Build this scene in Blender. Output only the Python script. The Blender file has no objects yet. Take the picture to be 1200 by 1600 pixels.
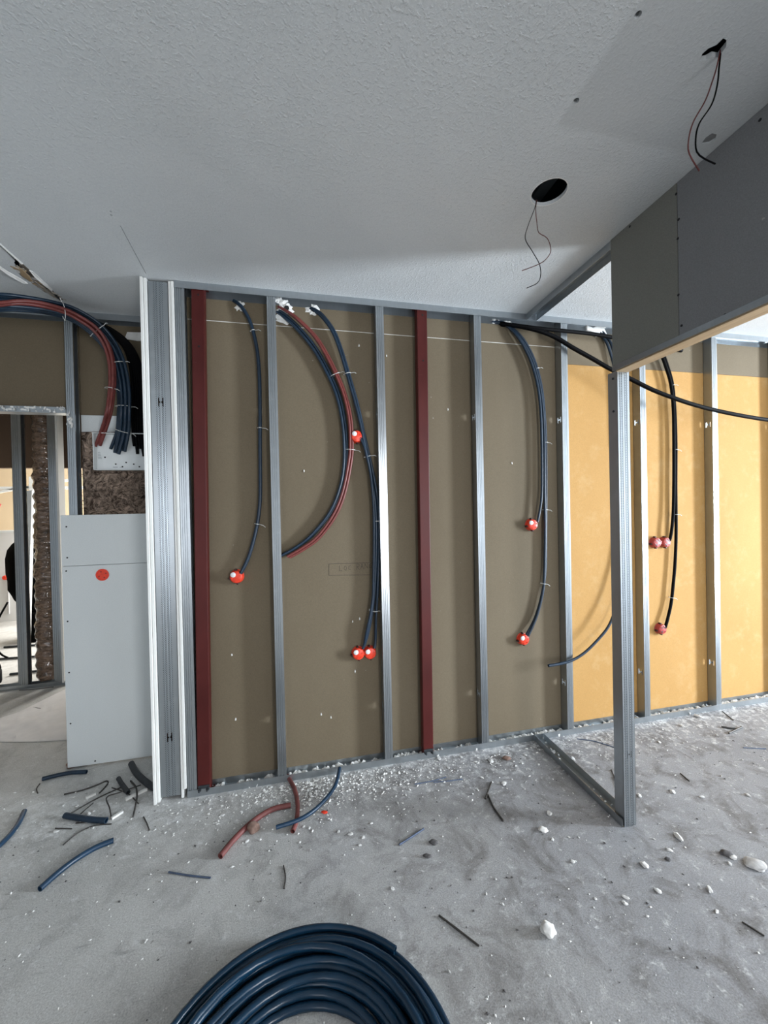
import bpy, bmesh, math, random
from mathutils import Vector, Matrix, noise
random.seed(7)
S = bpy.context.scene
COL = S.collection
PI = math.pi
# ------------------------------------------------------------------ camera
cd = bpy.data.cameras.new('camera'); cam = bpy.data.objects.new('camera', cd); COL.objects.link(cam)
cd.sensor_fit = 'HORIZONTAL'; cd.sensor_width = 36.0; cd.lens = 36.0 * 602.75 / 1200.0
cd.clip_start = 0.02
_r, _u, _b = (0.976898, -0.212627, -0.021438), (0.02279, 0.00391, 0.999733), (-0.212486, -0.977126, 0.008665)
cam.matrix_world = Matrix(((_r[0], _u[0], _b[0], 0.0), (_r[1], _u[1], _b[1], -2.10738), (_r[2], _u[2], _b[2], 1.43872), (0, 0, 0, 1)))
S.camera = cam
# ------------------------------------------------------------------ daylight
S.view_settings.view_transform = 'Standard'; S.view_settings.look = 'None'
S.view_settings.gamma = 1.0; S.view_settings.use_curve_mapping = False
S.view_settings.exposure = -0.06
wd = bpy.data.worlds.new('sky'); S.world = wd; wd.use_nodes = True
wd.node_tree.nodes['Background'].inputs[0].default_value = (0.62, 0.76, 0.95, 1)
wd.node_tree.nodes['Background'].inputs[1].default_value = 1.0
def window_light(name, loc, rot, w, h, power, col=(0.86, 0.94, 1.0)):
    l = bpy.data.lights.new(name, 'AREA'); l.shape = 'RECTANGLE'; l.size = w; l.size_y = h
    l.energy = power; l.color = col
    o = bpy.data.objects.new(name, l); o.location = loc; o.rotation_euler = rot; COL.objects.link(o); return o
# daylight entering by the glazed openings (built below): one in the wall behind the viewer, one in the right-hand wall,
# one in the far room beyond the doorway
window_light('daylight_front', (1.72, -4.93, 1.22), (PI/2, 0, 0), .8, 2.2, 100, (0.97, 0.98, 1.0))
window_light('daylight_front_wide', (3.8, -4.93, 1.22), (PI/2, 0, 0), 2.0, 2.2, 14, (0.90, 0.95, 1.0))
window_light('daylight_front_small', (-1.9, -4.93, 1.3), (PI/2, 0, 0), 1.1, 2.0, 19, (0.97, 0.98, 1.0))
window_light('daylight_right', (6.93, -2.5, 1.2), (PI/2, 0, PI/2), .8, 2.1, 880, (0.82, 0.91, 1.0))
window_light('daylight_far', (-1.34, 4.2, 1.3), (PI/2, 0, PI/2), 2.4, 2.1, 330, (1.0, 0.98, 0.94))

H = 2.6
# world coordinates (metres) measured for this room: X right, Y towards the studs, Z up
HOLE_OUTLINE = [(1.056,-1.285,2.6),(1.046,-1.301,2.6),(1.049,-1.313,2.6),(1.062,-1.324,2.6),(1.064,-1.338,2.6),(1.076,-1.337,2.6),(1.091,-1.325,2.6),(1.093,-1.310,2.6),(1.095,-1.302,2.6),(1.077,-1.301,2.6),(1.070,-1.292,2.6)]
OVAL_OUTLINE = [(1.299,-1.098,2.6),(1.291,-1.118,2.6),(1.296,-1.134,2.6),(1.315,-1.134,2.6),(1.327,-1.121,2.6),(1.320,-1.106,2.6)]
CABLE = {
 'bay1': [(-0.318,0.062,2.556),(-0.279,0.045,2.522),(-0.232,0.035,2.432),(-0.205,0.035,2.306),(-0.195,0.035,2.171),(-0.195,0.035,2.002),(-0.2,0.035,1.774),(-0.204,0.035,1.547),(-0.213,0.035,1.435),(-0.233,0.035,1.327),(-0.271,0.035,1.199),(-0.312,0.03,1.114)],
 'b_blue1': [(-0.100,0.062,2.517),(-0.066,0.05,2.490),(0.008,0.032,2.415),(0.096,0.032,2.307),(0.174,0.032,2.162),(0.218,0.032,2.040),(0.243,0.032,1.882),(0.244,0.032,1.705),(0.218,0.032,1.563),(0.157,0.032,1.423),(0.050,0.032,1.297),(-0.041,0.032,1.231),(-0.112,0.032,1.196)],
 'b_blue2': [(-0.085,0.062,2.525),(-0.052,0.05,2.498),(0.022,0.04,2.427),(0.111,0.04,2.319),(0.189,0.04,2.172),(0.234,0.04,2.050),(0.259,0.04,1.891),(0.260,0.04,1.713),(0.234,0.04,1.571),(0.173,0.04,1.429),(0.065,0.04,1.303),(-0.027,0.04,1.237),(-0.098,0.04,1.201)],
 'b_red1': [(-0.091,0.062,2.544),(-0.057,0.05,2.524),(-0.001,0.03,2.478),(0.098,0.03,2.382),(0.177,0.03,2.248),(0.242,0.03,2.099),(0.274,0.03,1.959),(0.280,0.03,1.817),(0.271,0.03,1.710),(0.233,0.03,1.540),(0.177,0.03,1.410),(0.087,0.03,1.293),(0.004,0.03,1.234),(-0.074,0.03,1.192)],
 'b_red2': [(-0.078,0.062,2.540),(-0.044,0.05,2.519),(0.012,0.04,2.479),(0.112,0.04,2.383),(0.192,0.04,2.247),(0.257,0.04,2.097),(0.289,0.04,1.956),(0.295,0.04,1.813),(0.286,0.04,1.706),(0.248,0.04,1.535),(0.192,0.04,1.404),(0.101,0.04,1.287),(0.017,0.04,1.227),(-0.061,0.04,1.185)],
 'c_right': [(0.084,0.062,2.554),(0.132,0.045,2.525),(0.199,0.036,2.439),(0.242,0.036,2.336),(0.299,0.036,2.137),(0.335,0.036,1.996),(0.371,0.036,1.818),(0.408,0.036,1.638),(0.430,0.036,1.493),(0.434,0.036,1.347),(0.429,0.036,1.166),(0.419,0.036,0.985),(0.408,0.036,0.840),(0.401,0.036,0.695),(0.392,0.03,0.651)],
 'c_left': [(0.077,0.062,2.547),(0.125,0.05,2.520),(0.188,0.03,2.432),(0.231,0.03,2.326),(0.287,0.03,2.128),(0.327,0.03,1.976),(0.359,0.03,1.816),(0.392,0.03,1.637),(0.414,0.03,1.475),(0.418,0.03,1.330),(0.413,0.03,1.167),(0.401,0.03,0.987),(0.382,0.03,0.844),(0.357,0.03,0.737),(0.326,0.03,0.654)],
 'c_upper': [(0.338,0.03,1.837),(0.358,0.024,1.790),(0.371,0.024,1.737),(0.391,0.024,1.636),(0.402,0.024,1.511),(0.405,0.024,1.385),(0.402,0.024,1.241),(0.397,0.024,1.097),(0.390,0.024,0.953),(0.373,0.024,0.846),(0.349,0.024,0.747),(0.334,0.032,0.667)],
 'd_a': [(1.187,0.062,2.571),(1.248,0.05,2.555),(1.319,0.026,2.475),(1.395,0.026,2.359),(1.445,0.026,2.220),(1.469,0.026,2.063),(1.475,0.026,1.845),(1.472,0.026,1.583),(1.463,0.026,1.456),(1.439,0.03,1.337)],
 'd_b': [(1.178,0.062,2.566),(1.257,0.05,2.547),(1.345,0.034,2.465),(1.422,0.034,2.348),(1.470,0.034,2.200),(1.492,0.034,2.046),(1.499,0.034,1.847),(1.495,0.034,1.556),(1.494,0.034,1.288),(1.484,0.034,1.024),(1.468,0.034,0.889),(1.425,0.034,0.752),(1.358,0.03,0.631)],
 'd_c': [(1.169,0.062,2.566),(1.260,0.055,2.562),(1.365,0.044,2.475),(1.442,0.044,2.353),(1.488,0.044,2.204),(1.508,0.044,2.049),(1.517,0.044,1.849),(1.513,0.044,1.556),(1.506,0.044,1.287),(1.496,0.044,1.022),(1.466,0.044,0.867),(1.418,0.044,0.734),(1.348,0.035,0.635)],
 'e_black': [(1.221,0.062,2.562),(1.267,0.03,2.543),(1.447,-0.012,2.514),(1.592,-0.02,2.508),(1.82,-0.02,2.504),(2.047,-0.02,2.488),(2.427,0.03,2.494),(2.583,0.05,2.478)],
 'f_black': [(1.229,0.062,2.555),(1.318,0.03,2.539),(1.448,-0.01,2.500),(1.559,-0.02,2.461),(1.654,-0.03,2.408),(1.799,-0.04,2.339),(1.910,-0.05,2.282),(2.061,-0.06,2.219),(2.198,-0.08,2.154),(2.338,-0.1,2.102),(2.496,-0.11,2.060),(2.653,-0.12,2.028),(2.837,-0.14,1.995),(3.040,-0.15,1.972),(3.248,-0.16,1.958)],
 'g_loop': [(1.926,0.062,2.573),(1.948,0.045,2.526),(1.991,0.04,2.448),(2.051,0.04,2.222),(2.084,0.04,1.888),(2.094,0.038,1.466),(2.059,0.025,1.090),(2.004,0.008,0.845),(1.958,-0.002,0.739),(1.903,-0.008,0.651),(1.816,-0.013,0.575),(1.719,-0.016,0.508),(1.625,-0.018,0.471),(1.535,-0.018,0.459),(1.463,-0.018,0.456)],
 'g_short': [(1.935,0.062,2.582),(1.968,0.045,2.535),(2.011,0.035,2.455),(2.056,0.03,2.219),(2.068,0.03,1.802)],
 'h_a': [(2.307,0.062,2.551),(2.345,0.04,2.501),(2.383,0.024,2.429),(2.423,0.024,2.342),(2.458,0.024,2.236),(2.476,0.024,2.078),(2.477,0.024,1.862),(2.472,0.024,1.577),(2.463,0.024,1.374),(2.445,0.024,1.236),(2.437,0.032,1.179)],
 'h_b': [(2.317,0.062,2.552),(2.360,0.045,2.505),(2.410,0.034,2.435),(2.450,0.034,2.347),(2.485,0.034,2.232),(2.500,0.034,2.068),(2.505,0.034,1.851),(2.499,0.034,1.547),(2.496,0.034,1.242),(2.484,0.034,1.038),(2.466,0.034,0.886),(2.444,0.034,0.749),(2.403,0.03,0.631),(2.389,0.032,0.593)],
 'l_red0': [(-1.412,-0.092,2.342),(-1.354,0.038,2.426),(-1.315,0.088,2.464),(-1.270,0.128,2.484),(-1.221,0.173,2.495),(-1.170,0.223,2.495),(-1.126,0.258,2.478),(-1.077,0.286,2.444),(-1.041,0.313,2.381),(-1.023,0.326,2.295),(-1.021,0.329,2.193),(-1.028,0.326,2.096),(-1.040,0.319,2.001),(-1.108,0.41,1.922),(-1.155,0.445,1.838)],
 'l_red1': [(-1.399,-0.095,2.353),(-1.341,0.035,2.437),(-1.302,0.085,2.476),(-1.256,0.125,2.497),(-1.206,0.17,2.507),(-1.155,0.22,2.508),(-1.111,0.255,2.492),(-1.061,0.283,2.458),(-1.025,0.31,2.395),(-1.007,0.323,2.309),(-1.005,0.326,2.207),(-1.012,0.323,2.11),(-1.024,0.316,2.015),(-1.093,0.41,1.937),(-1.140,0.445,1.853)],
 'l_red2': [(-1.404,-0.08,2.352),(-1.344,0.05,2.436),(-1.304,0.1,2.475),(-1.257,0.14,2.495),(-1.207,0.185,2.505),(-1.155,0.235,2.505),(-1.111,0.27,2.489),(-1.060,0.298,2.454),(-1.024,0.325,2.391),(-1.006,0.338,2.304),(-1.003,0.341,2.202),(-1.011,0.338,2.103),(-1.023,0.331,2.008),(-1.085,0.41,1.926),(-1.132,0.445,1.842)],
 'l_blue0': [(-1.436,-0.048,2.346),(-1.375,0.082,2.425),(-1.335,0.132,2.454),(-1.261,0.195,2.48),(-1.196,0.255,2.488),(-1.145,0.297,2.471),(-1.093,0.327,2.426),(-1.051,0.357,2.366),(-1.020,0.378,2.282),(-1.005,0.382,2.175),(-1.002,0.382,2.076),(-1.006,0.382,2.003),(-1.026,0.41,1.920),(-1.076,0.445,1.824)],
 'l_blue1': [(-1.425,-0.063,2.348),(-1.365,0.067,2.427),(-1.323,0.119,2.457),(-1.250,0.183,2.481),(-1.185,0.243,2.490),(-1.134,0.284,2.472),(-1.082,0.315,2.428),(-1.040,0.344,2.369),(-1.009,0.366,2.285),(-0.992,0.367,2.177),(-0.989,0.367,2.078),(-0.993,0.367,2.003),(-1.014,0.4,1.919),(-1.051,0.435,1.800)],
 'l_blue2': [(-1.415,-0.078,2.350),(-1.355,0.052,2.430),(-1.311,0.107,2.459),(-1.238,0.170,2.483),(-1.175,0.231,2.491),(-1.123,0.272,2.474),(-1.071,0.302,2.431),(-1.029,0.332,2.371),(-0.998,0.352,2.286),(-0.980,0.352,2.180),(-0.976,0.352,2.081),(-0.98,0.352,2.002),(-1.003,0.39,1.918),(-1.041,0.425,1.818)],
 'l_blue3': [(-1.435,-0.048,2.372),(-1.374,0.082,2.453),(-1.325,0.139,2.482),(-1.251,0.203,2.505),(-1.187,0.263,2.513),(-1.133,0.305,2.494),(-1.081,0.335,2.452),(-1.037,0.365,2.390),(-1.004,0.382,2.302),(-0.986,0.382,2.196),(-0.981,0.382,2.095),(-0.984,0.382,2.013),(-1.003,0.41,1.923),(-1.045,0.445,1.798)],
 'l_blue4': [(-1.425,-0.063,2.374),(-1.364,0.067,2.455),(-1.313,0.127,2.485),(-1.240,0.191,2.507),(-1.177,0.251,2.515),(-1.121,0.292,2.495),(-1.070,0.322,2.454),(-1.026,0.353,2.392),(-0.992,0.367,2.303),(-0.973,0.367,2.199),(-0.969,0.367,2.097),(-0.971,0.367,2.013),(-0.992,0.4,1.922),(-1.035,0.435,1.815)],
 'l_blue5': [(-1.414,-0.078,2.376),(-1.355,0.052,2.457),(-1.302,0.114,2.487),(-1.229,0.178,2.509),(-1.166,0.238,2.516),(-1.110,0.279,2.496),(-1.059,0.310,2.456),(-1.016,0.341,2.394),(-0.980,0.352,2.304),(-0.961,0.352,2.201),(-0.956,0.352,2.099),(-0.959,0.352,2.013),(-0.980,0.39,1.921),(-1.027,0.425,1.791)],
 'l_blue6': [(-1.435,-0.048,2.398),(-1.373,0.082,2.480),(-1.316,0.147,2.511),(-1.241,0.211,2.531),(-1.178,0.270,2.538),(-1.119,0.312,2.517),(-1.068,0.343,2.478),(-1.023,0.374,2.414),(-0.986,0.382,2.321),(-0.967,0.382,2.218),(-0.961,0.382,2.113),(-0.963,0.382,2.023),(-0.981,0.41,1.926),(-1.013,0.445,1.813)],
 'l_blue7': [(-1.424,-0.063,2.400),(-1.364,0.067,2.482),(-1.304,0.134,2.513),(-1.230,0.199,2.533),(-1.167,0.258,2.539),(-1.108,0.299,2.518),(-1.058,0.331,2.480),(-1.013,0.362,2.416),(-0.975,0.367,2.322),(-0.955,0.367,2.220),(-0.948,0.367,2.116),(-0.950,0.367,2.023),(-0.969,0.4,1.925),(-1.003,0.435,1.830)],
 'l_blue8': [(-1.413,-0.078,2.402),(-1.354,0.052,2.484),(-1.292,0.122,2.515),(-1.219,0.187,2.534),(-1.157,0.245,2.541),(-1.097,0.287,2.519),(-1.047,0.318,2.482),(-1.002,0.350,2.417),(-0.963,0.352,2.323),(-0.943,0.352,2.223),(-0.935,0.352,2.118),(-0.938,0.352,2.023),(-0.958,0.39,1.925),(-0.995,0.425,1.806)],
 'l_dark0': [(-1.306,0.24,2.505),(-1.176,0.33,2.516),(-1.058,0.38,2.481),(-0.982,0.405,2.416),(-0.950,0.41,2.309),(-0.944,0.42,2.163),(-0.947,0.42,2.013),(-0.950,0.43,1.903),(-0.953,0.45,1.842)],
 'l_dark1': [(-1.291,0.24,2.506),(-1.163,0.33,2.517),(-1.048,0.38,2.481),(-0.973,0.405,2.417),(-0.939,0.41,2.310),(-0.930,0.42,2.164),(-0.934,0.42,2.014),(-0.937,0.43,1.903),(-0.937,0.45,1.796)],
 'l_dark2': [(-1.277,0.24,2.507),(-1.151,0.33,2.518),(-1.039,0.38,2.482),(-0.965,0.405,2.417),(-0.928,0.41,2.310),(-0.917,0.42,2.165),(-0.920,0.42,2.014),(-0.923,0.43,1.903),(-0.919,0.45,1.827)],
 'l_dark3': [(-1.263,0.24,2.508),(-1.138,0.33,2.519),(-1.029,0.38,2.483),(-0.957,0.405,2.418),(-0.918,0.41,2.311),(-0.903,0.42,2.165),(-0.907,0.42,2.015),(-0.910,0.43,1.904),(-0.903,0.45,1.782)],
 'l_dark4': [(-1.248,0.24,2.510),(-1.126,0.33,2.520),(-1.019,0.38,2.484),(-0.948,0.405,2.419),(-0.907,0.41,2.312),(-0.89,0.42,2.166),(-0.893,0.42,2.015),(-0.896,0.43,1.904),(-0.885,0.45,1.812)],
 'l_dark5': [(-1.234,0.24,2.511),(-1.114,0.33,2.521),(-1.009,0.38,2.484),(-0.940,0.405,2.419),(-0.896,0.41,2.312),(-0.876,0.42,2.166),(-0.88,0.42,2.015),(-0.882,0.43,1.904),(-0.867,0.45,1.843)],
 'w1a': [(1.093,-1.31,2.610),(1.080,-1.31,2.563),(1.065,-1.31,2.523),(1.041,-1.31,2.469),(1.001,-1.31,2.405),(0.986,-1.31,2.357),(0.988,-1.31,2.325),(1.019,-1.31,2.286)],
 'w1b': [(1.096,-1.31,2.617),(1.088,-1.31,2.565),(1.081,-1.31,2.517),(1.062,-1.31,2.464),(1.021,-1.31,2.407),(1.009,-1.31,2.366),(1.012,-1.31,2.334),(1.034,-1.31,2.321),(1.071,-1.31,2.313)],
 'w2a': [(0.899,-0.8,2.594),(0.893,-0.8,2.564),(0.862,-0.8,2.490),(0.850,-0.8,2.441),(0.879,-0.8,2.397),(0.908,-0.8,2.352),(0.912,-0.8,2.311),(0.898,-0.8,2.281),(0.852,-0.8,2.257)],
 'w2b': [(0.902,-0.8,2.594),(0.896,-0.8,2.557),(0.900,-0.8,2.510),(0.907,-0.8,2.472),(0.943,-0.8,2.455),(0.958,-0.8,2.413),(0.941,-0.8,2.380),(0.908,-0.8,2.354),(0.834,-0.8,2.32)],
}
BOX = {
 'b1': (-0.334,0.02,1.097),
 'b2': (0.320,0.02,1.846),
 'b3': (0.302,0.02,0.627),
 'b4': (0.369,0.02,0.624),
 'b5': (1.407,0.02,1.319),
 'b6': (1.334,0.02,0.611),
 'b7': (2.334,0.02,1.171),
 'b7b': (2.413,0.02,1.170),
 'b8': (2.368,0.02,0.585),
}
BOXP = (-1.117,0.4,1.094)
SPLAT = {
 's1': (-0.289,0.06,2.530),
 's2': (-0.082,0.06,2.577),
 's3': (-0.052,0.06,2.538),
 's4': (-0.070,0.06,2.477),
 's5': (0.094,0.06,2.540),
 's6': (1.198,0.06,2.571),
 's7': (1.263,0.06,2.572),
 's8': (1.924,0.06,2.576),
}
NOTE = [(0.150,0.06,1.137),(0.149,0.06,1.073),(0.384,0.06,1.063),(0.382,0.06,1.132)]
SPECK = [(0.276,0.06,0.804),(0.316,0.06,0.816),(0.026,0.06,1.655),(0.376,0.06,0.862),(-0.371,0.06,0.681),(-0.360,0.06,0.335),(0.089,0.06,0.302),(0.142,0.06,0.277),(0.284,0.06,0.520),(1.289,0.06,1.702),(0.506,0.06,2.316),(0.347,0.06,2.364),(0.874,0.06,2.020),(-0.224,0.06,2.413)]
OFFCUT = {
 'p1': [(-1.401,0.329,0.011),(-1.337,0.344,0.011),(-1.272,0.349,0.011),(-1.193,0.335,0.011)],
 'p2': [(-1.321,-0.148,0.011),(-1.309,-0.115,0.011),(-1.305,-0.062,0.011),(-1.314,0.005,0.011),(-1.339,0.085,0.011)],
 'p3': [(-1.126,0.002,0.013),(-1.054,-0.030,0.013),(-0.979,-0.060,0.013),(-0.915,-0.080,0.013)],
 'p4': [(-1.007,-0.389,0.011),(-0.979,-0.329,0.011),(-0.943,-0.277,0.011),(-0.892,-0.233,0.011),(-0.832,-0.208,0.011)],
 'p5': [(-0.974,0.344,0.016),(-0.919,0.258,0.016),(-0.861,0.187,0.016),(-0.785,0.109,0.016),(-0.713,0.053,0.016)],
 'p6': [(-0.992,0.229,0.013),(-0.954,0.175,0.013),(-0.894,0.098,0.013)],
 'r1': [(-0.356,-0.406,0.013),(-0.310,-0.328,0.013),(-0.242,-0.249,0.013),(-0.163,-0.198,0.013),(-0.077,-0.191,0.013)],
 'r2': [(-0.099,0.026,0.013),(-0.060,-0.085,0.013),(-0.044,-0.199,0.013),(-0.049,-0.296,0.013),(-0.065,-0.350,0.013)],
 'b1': [(0.179,-0.006,0.03),(0.140,-0.141,0.03),(0.061,-0.247,0.03),(-0.025,-0.308,0.03),(-0.137,-0.332,0.03)],
}
WIREPTS = {
 'w1': [(-1.113,0.022,0.004),(-1.070,0.074,0.004),(-1.02,0.119,0.004),(-0.948,0.167,0.004)],
 'w2': [(-1.220,0.178,0.004),(-1.140,0.190,0.004),(-1.086,0.215,0.004),(-1.054,0.237,0.004),(-1.036,0.218,0.004),(-1.038,0.175,0.004),(-1.045,0.143,0.004)],
 'w3': [(-0.905,-0.056,0.004),(-0.938,0.004,0.004),(-0.984,0.083,0.004),(-0.935,0.111,0.004),(-0.857,0.158,0.004)],
 'w4': [(-0.924,0.205,0.004),(-0.872,0.133,0.004),(-0.839,0.061,0.004),(-0.821,-0.004,0.004),(-0.807,-0.072,0.004)],
 'w5': [(-1.043,-0.172,0.004),(-1.017,-0.117,0.004),(-0.979,-0.090,0.004),(-0.949,-0.086,0.004),(-0.888,-0.094,0.004)],
 'w6': [(-1.132,-0.060,0.004),(-1.055,-0.081,0.004)],
 'w7': [(-0.758,-0.084,0.004),(-0.728,-0.129,0.004),(-0.701,-0.176,0.004)],
 'w8': [(-1.064,0.010,0.004),(-1.053,0.045,0.004),(-1.040,0.075,0.004)],
 'w9': [(-1.056,-0.049,0.004),(-0.996,-0.052,0.004)],
 'w10': [(-1.361,0.222,0.004),(-1.390,0.262,0.004),(-1.398,0.303,0.004)],
 'w11': [(-1.0,0.174,0.004),(-0.896,0.102,0.004),(-0.817,0.016,0.004)],
 's1': [(-0.547,-0.421,0.004),(-0.460,-0.457,0.004),(-0.376,-0.487,0.004)],
 's2': [(0.381,-0.518,0.004),(0.446,-0.492,0.004),(0.508,-0.465,0.004)],
 's3': [(-0.098,-0.500,0.004),(-0.088,-0.552,0.004),(-0.092,-0.599,0.004)],
 's4': [(0.55,-0.186,0.004),(0.644,-0.186,0.004),(0.726,-0.176,0.004)],
 's5': [(0.648,-0.196,0.004),(0.726,-0.206,0.004),(0.806,-0.211,0.004)],
 's6': [(0.858,-0.368,0.004),(0.941,-0.27,0.004)],
 's7': [(0.882,-0.348,0.004),(0.870,-0.429,0.004),(0.873,-0.511,0.004)],
 's8': [(0.445,-0.827,0.004),(0.498,-0.894,0.004),(0.539,-0.947,0.004)],
 's9': [(1.628,-0.053,0.004),(1.714,-0.102,0.004),(1.782,-0.184,0.004)],
 's10': [(1.611,-0.336,0.004),(1.584,-0.386,0.004),(1.541,-0.452,0.004)],
 's11': [(1.938,-0.449,0.004),(1.927,-0.506,0.004)],
 's12': [(2.794,-0.025,0.004),(2.745,-0.128,0.004)],
 's13': [(2.589,-0.172,0.004),(2.620,-0.194,0.004),(2.654,-0.203,0.004)],
 's14': [(2.558,-0.236,0.004),(2.711,-0.203,0.004)],
 's15': [(2.489,-0.363,0.004),(2.602,-0.402,0.004)],
 's16': [(-2.304,1.647,0.004),(-2.194,1.630,0.004),(-2.053,1.64,0.004)],
 's17': [(-1.991,1.279,0.004),(-1.911,1.238,0.004)],
 's18': [(1.442,-1.086,0.004),(1.465,-1.136,0.004)],
}
STRIP = {
 't1': [(-1.093,0.116,0.006),(-1.058,0.139,0.006)],
 't2': [(-0.901,-0.063,0.006),(-0.867,-0.028,0.006)],
 't3': [(-0.890,0.057,0.006),(-0.810,0.110,0.006)],
}
FRAG = [(0.744,-0.024,0.014),(1.019,-0.116,0.016),(0.998,-0.293,0.016),(1.101,-0.521,0.014),(1.028,-0.646,0.008),(1.04,-0.757,0.011),(1.475,-0.208,0.014),(1.411,-0.127,0.014),(1.554,-0.764,0.019),(1.458,-0.805,0.013),(1.302,-0.838,0.017),(1.674,-0.893,0.015),(1.448,-0.975,0.014),(1.262,-0.933,0.011),(1.775,-0.546,0.015),(1.596,-0.528,0.012),(1.88,-0.607,0.012),(2.103,-0.649,0.012),(0.135,-0.387,0.008),(0.186,-0.414,0.011),(0.236,-0.443,0.009),(0.217,-0.478,0.009),(0.285,-0.377,0.008),(-0.259,-0.342,0.009),(-0.392,-0.161,0.009),(0.157,-0.093,0.01),(0.007,-0.335,0.008),(0.021,-0.356,0.008),(-0.018,-0.321,0.007),(-0.626,-0.208,0.007),(-0.228,-0.447,0.006),(-0.162,-0.414,0.006),(0.308,-0.694,0.008),(0.432,-0.287,0.009),(1.127,-0.925,0.011),(1.108,-0.941,0.009),(1.018,-0.903,0.007),(0.682,-0.842,0.006),(1.395,-1.039,0.009),(-1.029,0.003,0.012),(-1.013,0.015,0.009),(-1.111,0.073,0.009),(-1.18,0.094,0.009),(-1.117,-0.081,0.011),(2.075,-0.201,0.011),(1.234,-0.112,0.011),(0.871,-0.038,0.011),(0.765,-0.107,0.010),(2.57,-0.035,0.021),(2.362,-0.099,0.016),(1.633,-0.909,0.010)]
FRAGM = {
 'chunk': (0.784,-0.963,0.023),
 'puck': (1.722,-0.939,0.040),
 'white': (1.019,-0.596,0.018),
 'pebA': (0.528,-0.544,0.016),
 'pebB': (0.481,-0.598,0.014),
 'lump': (-0.238,-0.289,0.026),
 'red': (0.081,-0.262,0.012),
 'tan': (1.117,-0.118,0.021),
 'dark': (1.665,-0.876,0.018),
 'clod': (1.415,-0.839,0.010),
 'rock': (-1.311,0.425,0.025),
}
SHEET = [(-1.909,1.613,0.004),(-1.989,1.409,0.004),(-2.050,1.228,0.004),(-2.175,1.120,0.004),(-1.992,0.842,0.004),(-1.781,0.782,0.004),(-1.622,0.748,0.004),(-1.463,0.729,0.004)]
STAR = [(1.829,0.05,2.593),(1.877,0.05,2.580),(1.916,0.05,2.600),(1.945,0.05,2.619),(1.994,0.05,2.606),(1.964,0.05,2.579),(1.983,0.05,2.547),(1.934,0.05,2.552),(1.904,0.05,2.521),(1.886,0.05,2.552),(1.833,0.05,2.561)]

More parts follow.
